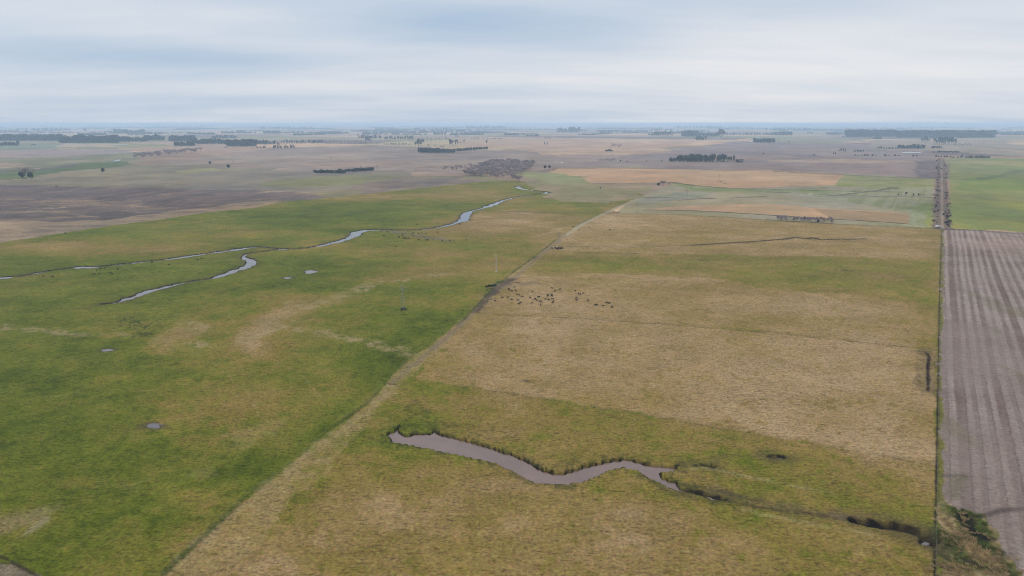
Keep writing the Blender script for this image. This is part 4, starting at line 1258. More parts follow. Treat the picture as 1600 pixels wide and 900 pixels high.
# the great plantation
wood(1400, 1553, 215.6, 204.5, 'evergreen', 170, 'bluish tree of the great long plantation on the far right', 'trees of the great plantation', 180, var=.08, wide=.95)
wood(1322, 1400, 214.2, 203.2, 'evergreen', 90, 'bluish tree of the great long plantation on the far right', 'trees of the great plantation', 180, var=.08, wide=.95)
wood(1315, 1364, 214.8, 212, 'evergreen', 16, 'low bluish tree along the foot of the great plantation', 'low trees along the great plantation', 30, wide=1.3)
wood(1364, 1378, 218, 213.5, 'evergreen', 6, 'bluish tree in the spur below the great plantation', 'spur below the great plantation', 60)
wood(1319, 1328, 214.6, 204.6, 'gum', 4, 'tall hazy tree at the left end of the great plantation', 'tall trees at the left end of the plantation', 40)
# woods right of centre, far
wood(1066, 1090, 214, 203.6, 'evergreen', 18, 'hazy tree of the tall square wood far right of centre', 'trees of the tall square wood', 120, var=.1)
wood(1087, 1104, 219, 212, 'evergreen', 10, 'hazy dark tree of the lower wood in front of the square wood', 'lower wood in front of the square wood', 80)
wood(1090, 1121, 213.8, 207.5, 'evergreen', 16, 'hazy tree in the band joining the square wood to the tower tree', 'band right of the square wood', 80)
wood(1120, 1131, 215, 203, 'gum', 6, 'tall hazy tree rising out of the far wood right of centre', 'tall trees rising out of the far wood', 40)
wood(1131, 1205, 211, 207, 'evergreen', 26, 'hazy tree of the long low belt right of the tall trees', 'long low belt right of the tall trees', 80, wide=1.2)
wood(1205, 1238, 212, 205.5, 'evergreen', 14, 'hazy tree of the wood ending the long low belt', 'wood ending the long low belt', 80, wide=1.1)
wood(1177, 1211, 223.4, 216, 'evergreen', 20, 'dark tree of the short wood on the far purple field', 'trees of the short wood on the purple field', 70, var=.12)
wood(1019, 1050, 214.5, 206, 'gum', 14, 'hazy gum tree of the loose wood left of the square wood', 'loose wood left of the square wood', 160)
wood(1003, 1062, 206, 203.5, 'evergreen', 16, 'hazy tree of the thin belt above the loose gum wood', 'thin belt above the loose gum wood', 60, wide=1.4)
wood(872, 905, 207, 198.8, 'evergreen', 16, 'blue hazy tree of the humped wood on the centre horizon', 'humped wood on the centre horizon', 200, wide=1.1)
wood(937, 956, 210, 206.4, 'evergreen', 9, 'hazy tree of the low wood right of the humped wood', 'low wood right of the humped wood', 80, wide=1.3)
wood(972, 1000, 208, 205, 'evergreen', 9, 'hazy tree of the thin wood near the middle horizon', 'thin wood near the middle horizon', 60, wide=1.6)
wood(823, 842, 213.2, 209.2, 'evergreen', 9, 'dark hazy tree of the narrow copse on the pinkish plain', 'narrow copse on the pinkish plain', 50, wide=1.3)
wood(849, 862, 216.4, 214.8, 'round', 6, 'low scrub in the faint line below the narrow copse', 'faint line below the narrow copse', 30, wide=1.6)
# upper middle
wood(677, 697, 211, 206.4, 'evergreen', 10, 'hazy tree of the first of four copses above the farmstead', 'first of four copses', 60, wide=1.2)
wood(704, 722, 210.4, 206.8, 'evergreen', 9, 'hazy tree of the second of four copses above the farmstead', 'second of four copses', 60, wide=1.3)
wood(725, 742, 209.4, 206, 'evergreen', 8, 'hazy tree of the third of four copses above the farmstead', 'third of four copses', 60, wide=1.3)
wood(745, 762, 207.6, 204.4, 'evergreen', 8, 'hazy tree of the fourth of four copses above the farmstead', 'fourth of four copses', 60, wide=1.4)
wood(631, 665, 204.4, 200.2, 'evergreen', 12, 'blue tree of the flat wood above the farmstead', 'flat wood above the farmstead', 120, wide=1.4)
wood(731, 790, 201.4, 196.6, 'evergreen', 18, 'pale blue tree of the wide wood on the horizon', 'wide wood on the horizon', 200, wide=1.8)
wood(675, 705, 204, 199, 'gum', 10, 'pale blue tree of the ragged wood near the horizon', 'ragged wood near the horizon', 200, wide=1.5)
wood(711, 717, 215, 211, 'gum', 2, 'hazy tree behind the farmstead gums', 'trees behind the farmstead gums', 20, wide=1.6)
wood(737, 792, 217.4, 216.0, 'round', 18, 'low scrub of the line behind the tan field', 'scrub line behind the tan field', 30, wide=1.6)
wood(600, 648, 219.6, 213.5, 'gum', 26, 'hazy tree of the loose shelter trees left of the farmstead', 'loose shelter trees left of the farmstead', 160)
wood(648, 700, 219, 215.5, 'gum', 14, 'hazy low tree above the farmstead', 'hazy low trees above the farmstead', 100, wide=1.3)
wood(600, 642, 226, 224.3, 'round', 14, 'low brown bush on the yellowish field left of the farmstead', 'brown bushes on the yellowish field', 30, wide=1.4)
wood(545, 594, 224.4, 223, 'round', 16, 'low brown bush along the yellowish field edge', 'brown bushes along the field edge', 20, wide=1.6)
wood(560, 595, 216.4, 211.4, 'evergreen', 14, 'dark blue tree of the block right of the long belt', 'block right of the long belt', 60, wide=1.2)
wood(571, 580, 220, 215.5, 'evergreen', 5, 'dark blue tree of the clump under the block', 'clump under the block', 30)
wood(505, 572, 223.4, 220.4, 'gum', 26, 'blue tree of the thin belt right of the left woods', 'thin belt right of the left woods', 60, wide=1.3)
wood(482, 505, 223.4, 218.8, 'evergreen', 12, 'dark blue tree of the clump in the long belt', 'clump in the long belt', 40, wide=1.1)
# the long dark belt, left
wood(425, 460, 231.8, 227.5, 'evergreen', 14, 'dark blue tree at the near tip of the left woods', 'near tip of the left woods', 30)
for i, (u, hp) in enumerate([(434, 9), (436.5, 8), (447, 6), (454.5, 6.5), (458.5, 6.5)]):
    lone(u, 231.6, hp, 'gum', GUM[i % 3], 'gum_tree', ['tallest thin tree at the near tip of the left woods', 'thin tree touching the tallest one at the near tip of the left woods', 'shorter tree in the middle of the near tip of the left woods', 'left of two separate end trees of the left woods', 'right of two separate end trees of the left woods'][i], .6, False)
wood(400, 430, 225.8, 219.4, 'evergreen', 18, 'dark blue tree of the thick part of the left woods', 'thick part of the left woods', 70)
wood(440, 478, 224.6, 219.4, 'gum', 18, 'blue tree trailing right from the thick left woods', 'trees trailing from the left woods', 80)
wood(400, 416, 231.6, 228, 'evergreen', 7, 'dark blue tree of the lower fringe of the left woods', 'lower fringe of the left woods', 30)
wood(355, 400, 229, 219, 'evergreen', 50, 'dark blue tree of the main mass of the left woods', 'main mass of the left woods', 90)
wood(305, 362, 225.5, 218, 'evergreen', 46, 'blue tree of the loose woods beside the main mass', 'loose woods beside the main mass', 120)
wood(330, 370, 216.6, 211.4, 'evergreen', 18, 'blue tree of the separate wood above the left woods', 'separate wood above the left woods', 100, wide=1.1)
wood(272, 304, 228.6, 221.6, 'evergreen', 20, 'very dark tree of the near block in the left woods', 'near block in the left woods', 50)
wood(265, 306, 221.6, 212.4, 'evergreen', 26, 'dark blue tree of the second hump of the left woods', 'second hump of the left woods', 90)
wood(227, 257, 220, 211.6, 'evergreen', 20, 'dark blue tree of the first hump of the left woods', 'first hump of the left woods', 90)
wood(200, 230, 221.6, 215, 'evergreen', 18, 'dark blue tree of the dip between the humps of the left woods', 'dip between humps of the left woods', 70)
wood(184, 202, 222.4, 213, 'evergreen', 10, 'dark blue tree right of the gap in the left woods', 'trees right of the gap', 80)
wood(178, 226, 209.2, 203, 'evergreen', 24, 'hazy blue tree of the wood beyond the left woods', 'wood beyond the left woods', 140, wide=1.1)
wood(94, 186, 223.8, 213, 'evergreen', 90, 'dark blue tree of the long left belt', 'long left belt', 80, wide=1.1)
wood(-30, 96, 220.4, 211, 'evergreen', 110, 'dark blue tree of the far left belt', 'far left belt', 90, var=.14, wide=1.1)
wood(-20, 30, 228.2, 222.4, 'evergreen', 26, 'dark blue tree of the clump below the far left belt', 'clump below the far left belt', 50)
wood(138, 178, 209.4, 206.2, 'evergreen', 12, 'hazy tree of the spaced row beyond the far left belt', 'spaced row beyond the left belt', 30)
for i, (u, v, hp) in enumerate([(28, 207, 5), (42, 209.4, 5.6), (133, 208.4, 7), (47, 209.6, 4)]):
    lone(u, v, hp, 'gum', GUM[i % 3], 'gum_tree', ['small hazy tree, leftmost of those beyond the far left belt', 'hazy tree beyond the far left belt, taller one of a pair', 'tall hazy tree left of the spaced row beyond the left belt', 'hazy tree beyond the far left belt, lower one of a pair'][i], 1.3, False)
wood(48, 64, 209.6, 207.4, 'evergreen', 6, 'hazy low tree trailing right of the hazy pair', 'low trees right of the hazy pair', 30, wide=1.4)
wood(413, 440, 209, 204.2, 'evergreen', 12, 'hazy tree of the small square wood below the horizon belt', 'small square wood', 80, wide=1.2)
wood(404, 488, 202, 198, 'evergreen', 24, 'pale blue tree of the long belt near the horizon', 'long belt near the horizon', 100, wide=1.5)
wood(511, 531, 208.4, 205, 'evergreen', 8, 'hazy tree of the small copse right of the square wood', 'small copse right of the square wood', 50, wide=1.4)
wood(590, 602, 206.2, 203.6, 'evergreen', 5, 'hazy tree of the tiny copse left of the flat wood', 'tiny copse left of the flat wood', 40, wide=1.5)
wood(50, 112, 204, 200.4, 'evergreen', 20, 'pale blue tree of the wood behind the far white farm', 'wood behind the far white farm', 100, wide=1.6)
wood(236, 335, 198.8, 196, 'evergreen', 22, 'pale blue tree of the horizon wood on the left', 'horizon wood on the left', 200, wide=2.2)
wood(1052, 1132, 200.6, 196.8, 'evergreen', 22, 'pale blue tree of the horizon wood right of centre', 'horizon wood right of centre', 200, wide=1.9)
wood(1195, 1262, 203.4, 199.6, 'evergreen', 20, 'pale blue tree of the belt on the right horizon', 'belt on the right horizon', 120, wide=1.6)
wood(1305, 1322, 204, 202.4, 'evergreen', 5, 'pale blue tree of the speck of wood left of the plantation', 'speck of wood left of the plantation', 60, wide=2)

# the ones that show largest become trees of their own, the rest of a kind one mass
PENDING.sort(key=lambda q: -q[0])
kept = {}
for o in COL.objects:
    k = o.name.split('.')[0]
    if o.get('category'):
        kept[k] = kept.get(k, 0) + 1
rest = {}
for q in PENDING:
    hp, kind, mesh, name, loc, hm, label, cat, group, wide, rz = q
    if kept.get(name, 0) < 296:
        kept[name] = kept.get(name, 0) + 1
        o = link(name, mesh, None, loc)
        sc_ = hm / BASEH[kind]
        o.rotation_euler = (0, 0, rz)
        o.scale = (sc_ * wide, sc_ * wide, sc_)
        tag(o, label, cat, group)
    else:
        rest.setdefault((name, kind), []).append(q)
by_name = {}
for (name, kind), qs in rest.items():
    by_name.setdefault(name, []).extend(qs)
for name, qs in by_name.items():
    vv, ff, mm, off, mats = [], [], [], 0, []
    for hp, kind, mesh, _, loc, hm, label, cat, group, wide, rz in qs:
        if mesh not in rest:
            co_ = np.empty(len(mesh.vertices) * 3, dtype=np.float32)
            mesh.vertices.foreach_get('co', co_)
            rest[mesh] = (co_.reshape(-1, 3), [tuple(p.vertices) for p in mesh.polygons], [p.material_index for p in mesh.polygons])
        co_, fc, mi = rest[mesh]
        for m_ in mesh.materials:
            if m_.name not in [q.name for q in mats]:
                mats.append(m_)
        lut = [[q.name for q in mats].index(m_.name) for m_ in mesh.materials]
        sc_ = hm / BASEH[kind]
        c, s_ = math.cos(rz), math.sin(rz)
        p = co_ * np.array([sc_ * wide, sc_ * wide, sc_], dtype=np.float32)
        vv.append(np.stack([p[:, 0] * c - p[:, 1] * s_ + loc.x, p[:, 0] * s_ + p[:, 1] * c + loc.y, p[:, 2] + loc.z], axis=1))
        ff += [tuple(i + off for i in f) for f in fc]
        mm += [lut[i] for i in mi]
        off += len(co_)
    m_ = bpy.data.meshes.new('far_woods')
    m_.from_pydata(np.concatenate(vv).tolist(), [], ff)
    for q in mats:
        m_.materials.append(q)
    m_.polygons.foreach_set('material_index', mm)
    o = link({'evergreen_tree': 'evergreen_woods', 'bare_tree': 'leafless_woods', 'gum_tree': 'gum_woods'}.get(name, 'scrub_woods'), m_)
    o['kind'] = 'stuff'
print('trees kept', kept)

# countless woods and lines of trees out to the horizon: one mass
mbf = MB()
R = random.Random(99)
for i in range(330):
    v = 194.6 + 17 * R.random() ** 1.6
    u = R.uniform(-120, 1720)
    x0, y0 = pix(u, v)
    r0 = math.hypot(x0, y0)
    L, dpt = R.uniform(60, 700) * (0.4 + r0 / 12000), R.uniform(20, 120)
    hh = R.uniform(8, 22)
    ang = R.choice((FAZ, FAZ + PI / 2)) + R.gauss(0, .15)
    dx, dy = math.sin(ang), math.cos(ang)
    k = int(min(90, max(6, L / 12)))
    for j in range(k):
        t = R.uniform(-.5, .5) * L
        q = R.uniform(-.5, .5) * dpt
        x, y = x0 + dx * t + dy * q, y0 + dy * t - dx * q
        z = gz(x, y)
        h = hh * R.uniform(.7, 1.15)
        w = h * R.uniform(.3, .55) + L / k * .4
        a = R.uniform(0, PI)
        top = R.uniform(.55, .8)
        ring = [(x + math.cos(a + c * PI / 2.5) * w, y + math.sin(a + c * PI / 2.5) * w) for c in range(5)]
        vs = [(p[0], p[1], z - .5) for p in ring] + [((p[0] - x) * .95 + x, (p[1] - y) * .95 + y, z + h * top) for p in ring] + [(x, y, z + h)]
        mbf.add(vs, [(c, (c + 1) % 5, 5 + (c + 1) % 5, 5 + c) for c in range(5)] + [(5 + c, 5 + (c + 1) % 5, 10) for c in range(5)])
fw = link('distant_woods', mbf.mesh('distant_woods', simple_mat('far_leaf', S(54, 62, 50), 0.9, .3, .02)))
fw['kind'] = 'stuff'

# ------------------------------------------------------------------ cattle
def skin_mesh(name, joints, edges, mat, root=0):
    me = bpy.data.meshes.new(name)
    me.from_pydata([j[:3] for j in joints], edges, [])
    o = bpy.data.objects.new(name, me)
    COL.objects.link(o)
    sk = o.modifiers.new('skin', 'SKIN')
    for i, j in enumerate(joints):
        me.skin_vertices[0].data[i].radius = j[3] if isinstance(j[3], tuple) else (j[3], j[3])
    me.skin_vertices[0].data[root].use_root = True
    sb = o.modifiers.new('sub', 'SUBSURF')
    sb.levels = sb.render_levels = 1
    dg = bpy.context.evaluated_depsgraph_get()
    out = bpy.data.meshes.new_from_object(o.evaluated_get(dg))
    out.name = name
    out.materials.clear()
    out.materials.append(mat)
    out.polygons.foreach_set('use_smooth', [True] * len(out.polygons))
    bpy.data.objects.remove(o)
    return out


hide_k = simple_mat('black_hide', S(24, 20, 19), 0.7, .3, 2)
hide_b = simple_mat('brown_hide', S(70, 44, 30), 0.7, .3, 2)


def cow_mesh(pose, mat):
    J = [(0, -.72, 1.12, (.34, .36)), (0, -.1, 1.06, (.40, .42)), (0, .5, 1.06, (.36, .42)), (0, .82, 1.16, (.22, .28))]
    E = [(0, 1), (1, 2), (2, 3)]
    if pose == 'graze':
        J += [(0, 1.12, .74, (.15, .19)), (0, 1.26, .42, (.14, .16)), (0, 1.42, .12, (.09, .09))]
    else:
        J += [(0, 1.12, 1.38, (.15, .18)), (0, 1.36, 1.46, (.14, .15)), (0, 1.66, 1.30, (.09, .09))]
    E += [(3, 4), (4, 5), (5, 6)]
    for sx in (-1, 1):                           # ears
        J.append((sx * .24, J[5][1] - .04, J[5][2] + .1, .04))
        E.append((5, len(J) - 1))
    low = -.62 if pose == 'lie' else 0
    for sx in (-1, 1):
        n = len(J)
        if pose == 'lie':
            J += [(sx * .3, .62, .86, .12), (sx * .36, .95, .74, .08), (sx * .34, .7, .68, .06)]
            E += [(2, n), (n, n + 1), (n + 1, n + 2)]
            n = len(J)
            J += [(sx * .34, -.5, .86, .16), (sx * .46, -.15, .76, .09), (sx * .44, -.55, .68, .06)]
            E += [(0, n), (n, n + 1), (n + 1, n + 2)]
        else:
            st = .1 * sx
            J += [(sx * .22, .56 + st, .72, .13), (sx * .22, .58 + st, .40, .075), (sx * .22, .55 + st, .06, .065)]
            E += [(2, n), (n, n + 1), (n + 1, n + 2)]
            n = len(J)
            J += [(sx * .24, -.66 - st, .80, .17), (sx * .23, -.92 - st, .48, .085), (sx * .23, -.84 - st, .06, .068)]
            E += [(0, n), (n, n + 1), (n + 1, n + 2)]
    n = len(J)
    J += [(0, -1.06, 1.12, .045), (0, -1.14, .6, .035)]
    E += [(0, n), (n, n + 1)]
    J = [(a, b, c + low, r) for a, b, c, r in J]
    return skin_mesh('cow', J, E, mat, 1)


COW = {(p, c): cow_mesh(p, m) for p in ('graze', 'stand', 'lie') for c, m in (('black', hide_k), ('brown', hide_b))}


def cows(pts, where, group, brown=(), lie=()):
    for i, (u, v) in enumerate(pts):
        c = 'brown' if i in brown else 'black'
        p = 'lie' if i in lie else random.choice(('graze', 'graze', 'stand'))
        o = link('cow', COW[(p, c)], None, at(u, v, 0.02))
        o.rotation_euler = (0, 0, random.choice((random.uniform(.9, 2.2), random.uniform(-2.2, -.9), random.uniform(0, 6.28))))
        s = random.uniform(.62, .76)
        o.scale = (s, s, s)
        verb = {'graze': 'grazing', 'stand': 'standing', 'lie': 'lying'}[p]
        tag(o, '%s cow %s %s' % (c, verb, where), 'cow', group + (' lying' if p == 'lie' else '') + ', %s %s' % (c, verb))


herd = [(205, 190), (238, 200), (285, 195), (198, 172), (303, 243), (332, 248), (120, 275), (185, 273), (30, 323), (235, 300), (370, 270), (315, 315), (322, 360), (350, 345), (465, 283), (500, 208), (530, 300), (553, 318), (490, 353), (595, 333), (597, 372), (660, 296),
        (685, 262), (690, 246), (738, 265), (735, 247), (757, 332), (745, 346), (740, 165), (780, 205), (840, 180), (1030, 200), (1072, 233), (1094, 241), (1130, 230), (1045, 285), (1050, 315), (1190, 320), (1280, 376), (1300, 373), (1380, 388), (1420, 348), (1455, 355), (1487, 405), (745, 300), (575, 275), (270, 150), (700, 310)]
cows([(770 + a / 8, 430 + b / 8 + .8) for a, b in herd], 'in the herd on the tan pasture below the white pole', 'herd on the tan pasture', (5, 10, 18, 40, 44), (6, 7, 9, 21))
sh = [(150, 215), (255, 228), (200, 285), (490, 262), (487, 283), (440, 320), (433, 298), (510, 312), (540, 318), (560, 330), (600, 330), (530, 335), (500, 328), (580, 322), (575, 208), (660, 240), (640, 255), (655, 290), (735, 250), (750, 246), (795, 243), (860, 250), (830, 303), (875, 303), (740, 350), (765, 352), (860, 356), (875, 353), (892, 355), (970, 355), (1110, 368), (1225, 365), (1295, 366), (1480, 353), (1035, 238), (1215, 215), (1365, 105), (1388, 100), (535, 250), (390, 455)]
cows([(580 + a / 10, 340 + b / 10 + .5) for a, b in sh], 'in the herd on the trodden bank below the stream', 'herd by the stream bend', (21,), (22, 23))
cows([(627.5, 352.5), (651.5, 351.5)], 'on the green meadow above the stream bend', 'pair above the stream bend')
lh = [(270, 370), (330, 372), (605, 330), (628, 325), (655, 315), (672, 305), (590, 357), (620, 355), (690, 345), (702, 355), (738, 325), (1235, 265), (1260, 258), (950, 283), (1055, 297), (816, 290)]
cows([(a / 4, 340 + b / 4 + .5) for a, b in lh], 'in the scattered herd along the straight reach of the stream', 'herd along the straight stream reach', (10, 14))
cows([(895.7, 355), (920, 355.4), (904.5, 360.4), (952.5, 360)], 'on the tan pasture above the faint pylon with brush at its foot', 'four cows on the upper tan pasture', (1,))
cows([(960.5, 332.8), (964, 332.8), (967, 332.9)], 'in the row at the foot of the pylon by the field boundary', 'three cows below the pylon')

# ------------------------------------------------------------------ power line
galv = simple_mat('galvanised_steel', S(128, 126, 110, 1.0), 0.55, .15, 1.0, .4)
conc = simple_mat('whitened_concrete', S(205, 200, 190), 0.8, .12, .6)
porc = simple_mat('porcelain', S(120, 110, 104), 0.3, .1, 3, .5)


def pylon(loc, label, h=17.0):
    root = bpy.data.objects.new('power_pylon', None)
    COL.objects.link(root)
    root.location = loc
    root.rotation_euler = (0, 0, -FAZ)
    mb = MB()
    w0, w1 = 1.25, 0.45
    def corner(t, sx, sy):
        w = w0 + (w1 - w0) * min(1, t * 1.25)
        return Vector((sx * w, sy * w, h * t))
    for sx in (-1, 1):
        for sy in (-1, 1):
            mb.bar(corner(0, sx, sy) - Vector((0, 0, .3)), corner(.8, sx, sy), .05, .04, 4)
            mb.bar(corner(.8, sx, sy), corner(1, sx, sy), .055, .05, 4)
    T = [0, .16, .3, .43, .55, .66, .76, .86, 1.0]
    for a, b in zip(T, T[1:]):
        for (s0, s1) in (((-1, -1), (1, -1)), ((1, -1), (1, 1)), ((1, 1), (-1, 1)), ((-1, 1), (-1, -1))):
            mb.bar(corner(a, *s0), corner(b, *s1), .025, .025, 3)
            mb.bar(corner(b, *s0), corner(b, *s1), .025, .025, 3)
    link('lattice_mast', mb.mesh('lattice_mast', galv), root)
    for zf, L in ((.80, 2.6), (.92, 2.2)):
        ma = MB()
        ma.bar((-L, 0, h * zf), (L, 0, h * zf), .08, .08, 4)
        for sx in (-1, 1):
            ma.bar((sx * L, 0, h * zf), (sx * w1, 0, h * zf + .8), .05, .05, 4)
        arm = link('crossarm', ma.mesh('crossarm', galv), root)
        for sx in (-1, 1):
            mi = MB()
            for k in range(5):
                mi.bar((sx * (L - .1), 0, h * zf - .15 - .2 * k), (sx * (L - .1), 0, h * zf - .25 - .2 * k), .12, .10, 6)
            mi.bar((sx * (L - .1), 0, h * zf), (sx * (L - .1), 0, h * zf - 1.15), .03, .03, 4)
            link('insulator', mi.mesh('insulator', porc), arm)
    return tag(root, label, 'pylon')


for (u, v, lb, hh) in [(630, 484, 'nearest faint lattice pylon, standing in the green pasture left of the track', 14), (873.5, 389.5, 'faint lattice pylon with dry brush at its foot beside the track', 14), (995.5, 335, 'slim lattice pylon on the grassy margin at the tip of the orange strip field', 14), (1073, 312.3, 'slim lattice pylon on the pale grey green field', 14), (1124, 284.5, 'hazy lattice pylon out in the orange stubble field', 14), (1162, 267, 'farthest hazy lattice pylon at the upper edge of the orange field', 14)]:
    pylon(at(u, v), lb, hh)


def brush(u, v, n, label, group, sx=2.0, mats=SHRUB_B, sz=1.2):
    for i in range(n):
        p = at(u, v)
        p.x += random.gauss(0, sx)
        p.y += random.gauss(0, sx)
        p.z = gz(p.x, p.y)
        single('shrub', random.choice(mats), 'shrub', p, sz * random.uniform(.7, 1.2), label, 'bush', group, 1.0)


brush(873, 389, 9, 'brown brush around the foot of the pylon beside the track', 'brush round the pylon foot', 2.2)
brush(630.5, 484, 4, 'dark brush around the foot of the nearest pylon', 'brush round the nearest pylon', 1.0, SHRUB_D + SHRUB_B, .9)
brush(771, 447, 7, 'dark green bush beside the worn gateway on the track', 'dark bushes at the worn gateway', 1.6, SHRUB_D, 1.1)
brush(1124, 284.5, 4, 'low brush at the foot of the hazy pylon in the orange field', 'brush at the hazy pylon', 1.8, SHRUB_B, 1.2)
brush(1132, 287.6, 3, 'low dark brush right of the hazy pylon in the orange field', 'brush right of the hazy pylon', 1.5, SHRUB_B, .9)

root = bpy.data.objects.new('utility_pole', None)
COL.objects.link(root)
root.location = at(775.3, 425)
root.rotation_euler = (0, 0, -FAZ)
mb = MB()
mb.bar((0, 0, -.5), (0, 0, 12.3), .26, .17, 8)
link('post', mb.mesh('post', conc), root)
mb = MB()
mb.box((0, 0, .12), (1.3, 1.3, .3))
link('footing', mb.mesh('footing', conc), root)
for z, L in ((11.6, 2.4), (9.9, 1.6)):
    mb = MB()
    mb.box((-.3, .22, z), (L, .12, .14))
    arm = link('crossarm', mb.mesh('crossarm', conc), root)
    for sx in (-.9, 0, .9):
        mb = MB()
        mb.bar((-.3 + sx * L / 2, .22, z + .07), (-.3 + sx * L / 2, .22, z + .36), .07, .05, 6)
        link('insulator', mb.mesh('insulator', porc), arm)
tag(root, 'tall white concrete power pole alone on the pasture above the cattle', 'utility pole')

# ------------------------------------------------------------------ fences
wood_m = simple_mat('fence_wood', S(140, 122, 98), 0.9, .3, 2)
wire_m = simple_mat('fence_wire', S(110, 106, 100), 0.5, .1, 3, .4)


def fence(pts, label, step):
    pts = [Vector((*p, gz(*p))) for p in pts]
    out = []
    for a, b in zip(pts, pts[1:]):
        n = max(1, int((b - a).length / step))
        out += [a.lerp(b, i / n) for i in range(n)]
    out.append(pts[-1])
    root = bpy.data.objects.new('wire_fence', None)
    COL.objects.link(root)
    root.location = out[0]
    o0 = out[0]
    pm = MB()
    pm.bar((0, 0, -.3), (0, 0, 1.2), .05, .045, 6)
    pmesh = pm.mesh('post', wood_m)
    keep = out[::max(1, math.ceil(len(out) / 98))]
    for q in keep:
        link('post', pmesh, root, q - o0)
    wm = MB()
    for a, b in zip(keep, keep[1:]):
        for z in (.45, .85, 1.2):
            wm.bar(a - o0 + Vector((.09, 0, z)), b - o0 + Vector((.09, 0, z)), .007, .007, 3)
    link('wire', wm.mesh('wire', wire_m), root)
    return tag(root, label, 'fence')


fence(fence_w, 'post and wire fence between the pastures and the stripy harvested field', 6)
fence([(x - .6, y) for x, y in tl[1:16]], 'post and wire fence along the left edge of the diagonal farm track', 6)
fence(pixs([(738, 488), (850, 494), (1000, 504), (1200, 520), (1330, 533), (1462, 547)]), 'thin wire fence crossing the tan pasture below the cattle', 6)
fence(pixs([(655, 592.5), (760, 610), (900, 632), (1050, 657), (1200, 683), (1458, 726)]), 'thin wire fence between the tan paddock and the greener pond paddock', 6)

# ------------------------------------------------------------------ white vehicle and farm sheds
white = simple_mat('white_paint', S(232, 230, 224), 0.35, .04, 1, .5)
glass = simple_mat('dark_glass', S(24, 28, 32), 0.1, .05, 1, .6)
tyre = simple_mat('tyre_rubber', S(28, 27, 26), 0.85, .1, 3)


def prism(mb, prof, y0, y1, mi=0):
    n = len(prof)
    vs = [(x, y0, z) for x, z in prof] + [(x, y1, z) for x, z in prof]
    mb.add(vs, [tuple(range(n))[::-1], tuple(range(n, 2 * n))] + [(i, (i + 1) % n, n + (i + 1) % n, n + i) for i in range(n)], mi)


van = bpy.data.objects.new('parked_van', None)
COL.objects.link(van)
van.location = at(1466, 355.2)
van.rotation_euler = (0, 0, .25)
mb = MB()
prism(mb, [(-2.5, .45), (2.5, .45), (2.6, .9), (2.45, 1.15), (1.75, 1.3), (1.15, 2.05), (-2.4, 2.1), (-2.55, 1.9)], -.95, .95)
link('body', mb.mesh('body', white), van)
mb = MB()
for sy in (-1, 1):
    mb.add([(.4, sy * .956, 1.3), (1.5, sy * .956, 1.3), (1.05, sy * .956, 1.9), (.4, sy * .956, 1.9)], [(0, 1, 2, 3)])
mb.add([(1.77, -.82, 1.33), (1.77, .82, 1.33), (1.2, .78, 2.01), (1.2, -.78, 2.01)], [(0, 1, 2, 3)])
link('window', mb.mesh('window', glass), van)
for sx in (-1.6, 1.65):
    for sy in (-.85, .85):
        mb = MB()
        mb.bar((sx, sy - .12, .36), (sx, sy + .12, .36), .36, .36, 14)
        link('wheel', mb.mesh('wheel', tyre), van)
tag(van, 'small white van parked at the near end of the old straight road', 'van')

wall_m = simple_mat('shed_wall', S(190, 186, 178), 0.8, .1, .3)
roof_w = simple_mat('white_sheet_roof', S(226, 226, 224), 0.5, .06, .3, .4)
roof_r = simple_mat('rusty_sheet_roof', S(140, 104, 84), 0.7, .2, .3)


def shed(u, v, L, W, Hh, rz, roof, label, name='farm_shed', cat='shed'):
    root = bpy.data.objects.new(name, None)
    COL.objects.link(root)
    root.location = at(u, v)
    root.rotation_euler = (0, 0, rz)
    mb = MB()
    prism(mb, [(-W / 2, 0), (W / 2, 0), (W / 2, Hh), (0, Hh + W * .18), (-W / 2, Hh)], -L / 2, L / 2)
    link('wall', mb.mesh('wall', wall_m), root)
    mb = MB()
    for s in (-1, 1):
        nrm = Vector((s * .18 * 2, 0, 1)).normalized() * .15
        a, b = Vector((s * (W / 2 + .5), 0, Hh - .16)), Vector((0, 0, Hh + W * .18 + .02))
        vs = []
        for p in (a, b):
            for y in (-L / 2 - .4, L / 2 + .4):
                vs.append(Vector((p.x, y, p.z)) + nrm * .2)
                vs.append(Vector((p.x, y, p.z)) + nrm * 1.2)
        mb.add(vs, [(0, 2, 6, 4), (1, 5, 7, 3), (0, 1, 3, 2), (4, 6, 7, 5), (0, 4, 5, 1), (2, 3, 7, 6)])
    link('roof', mb.mesh('roof', roof), root)
    mb = MB()
    mb.box((W / 2 + .04, 0, Hh * .42), (.06, min(5, L * .3), Hh * .8))
    link('door', mb.mesh('door', roof_r), root)
    return tag(root, label, cat)


shed(1423.5, 239.6, 62, 9, 2.6, PI / 2, roof_w, 'long low white shed on the dark ploughland below the big farm clump')
shed(81.5, 203.4, 26, 16, 6, .3, roof_w, 'white farm shed, left one of two before the far horizon wood')
shed(86, 203.2, 22, 16, 6, .3, roof_w, 'white farm shed, right one of two before the far horizon wood')
shed(1121.5, 218.6, 34, 14, 4.5, PI / 2, roof_w, 'white roofed shed under the tall hazy trees right of centre')
shed(265, 217.6, 14, 10, 5, .4, roof_w, 'small white shed among the first and second humps of the left woods')
shed(320, 224.6, 14, 9, 4, 1.2, roof_w, 'small pale shed in front of the loose woods beside the main mass')
shed(170, 217.4, 40, 10, 3.2, PI / 2, roof_w, 'long pale shed left of the gap in the left woods')
shed(353, 231, 16, 9, 3.5, 1.0, roof_r, 'rusty roofed shed at the foot of the main mass of the left woods')
shed(189, 227.3, 60, 8, 2.0, PI / 2, roof_w, 'long pale low shed below the left woods on the tan strip')
shed(690, 229.6, 16, 9, 4.0, .9, roof_r, 'rusty roofed farmhouse shed among the farmstead gums')
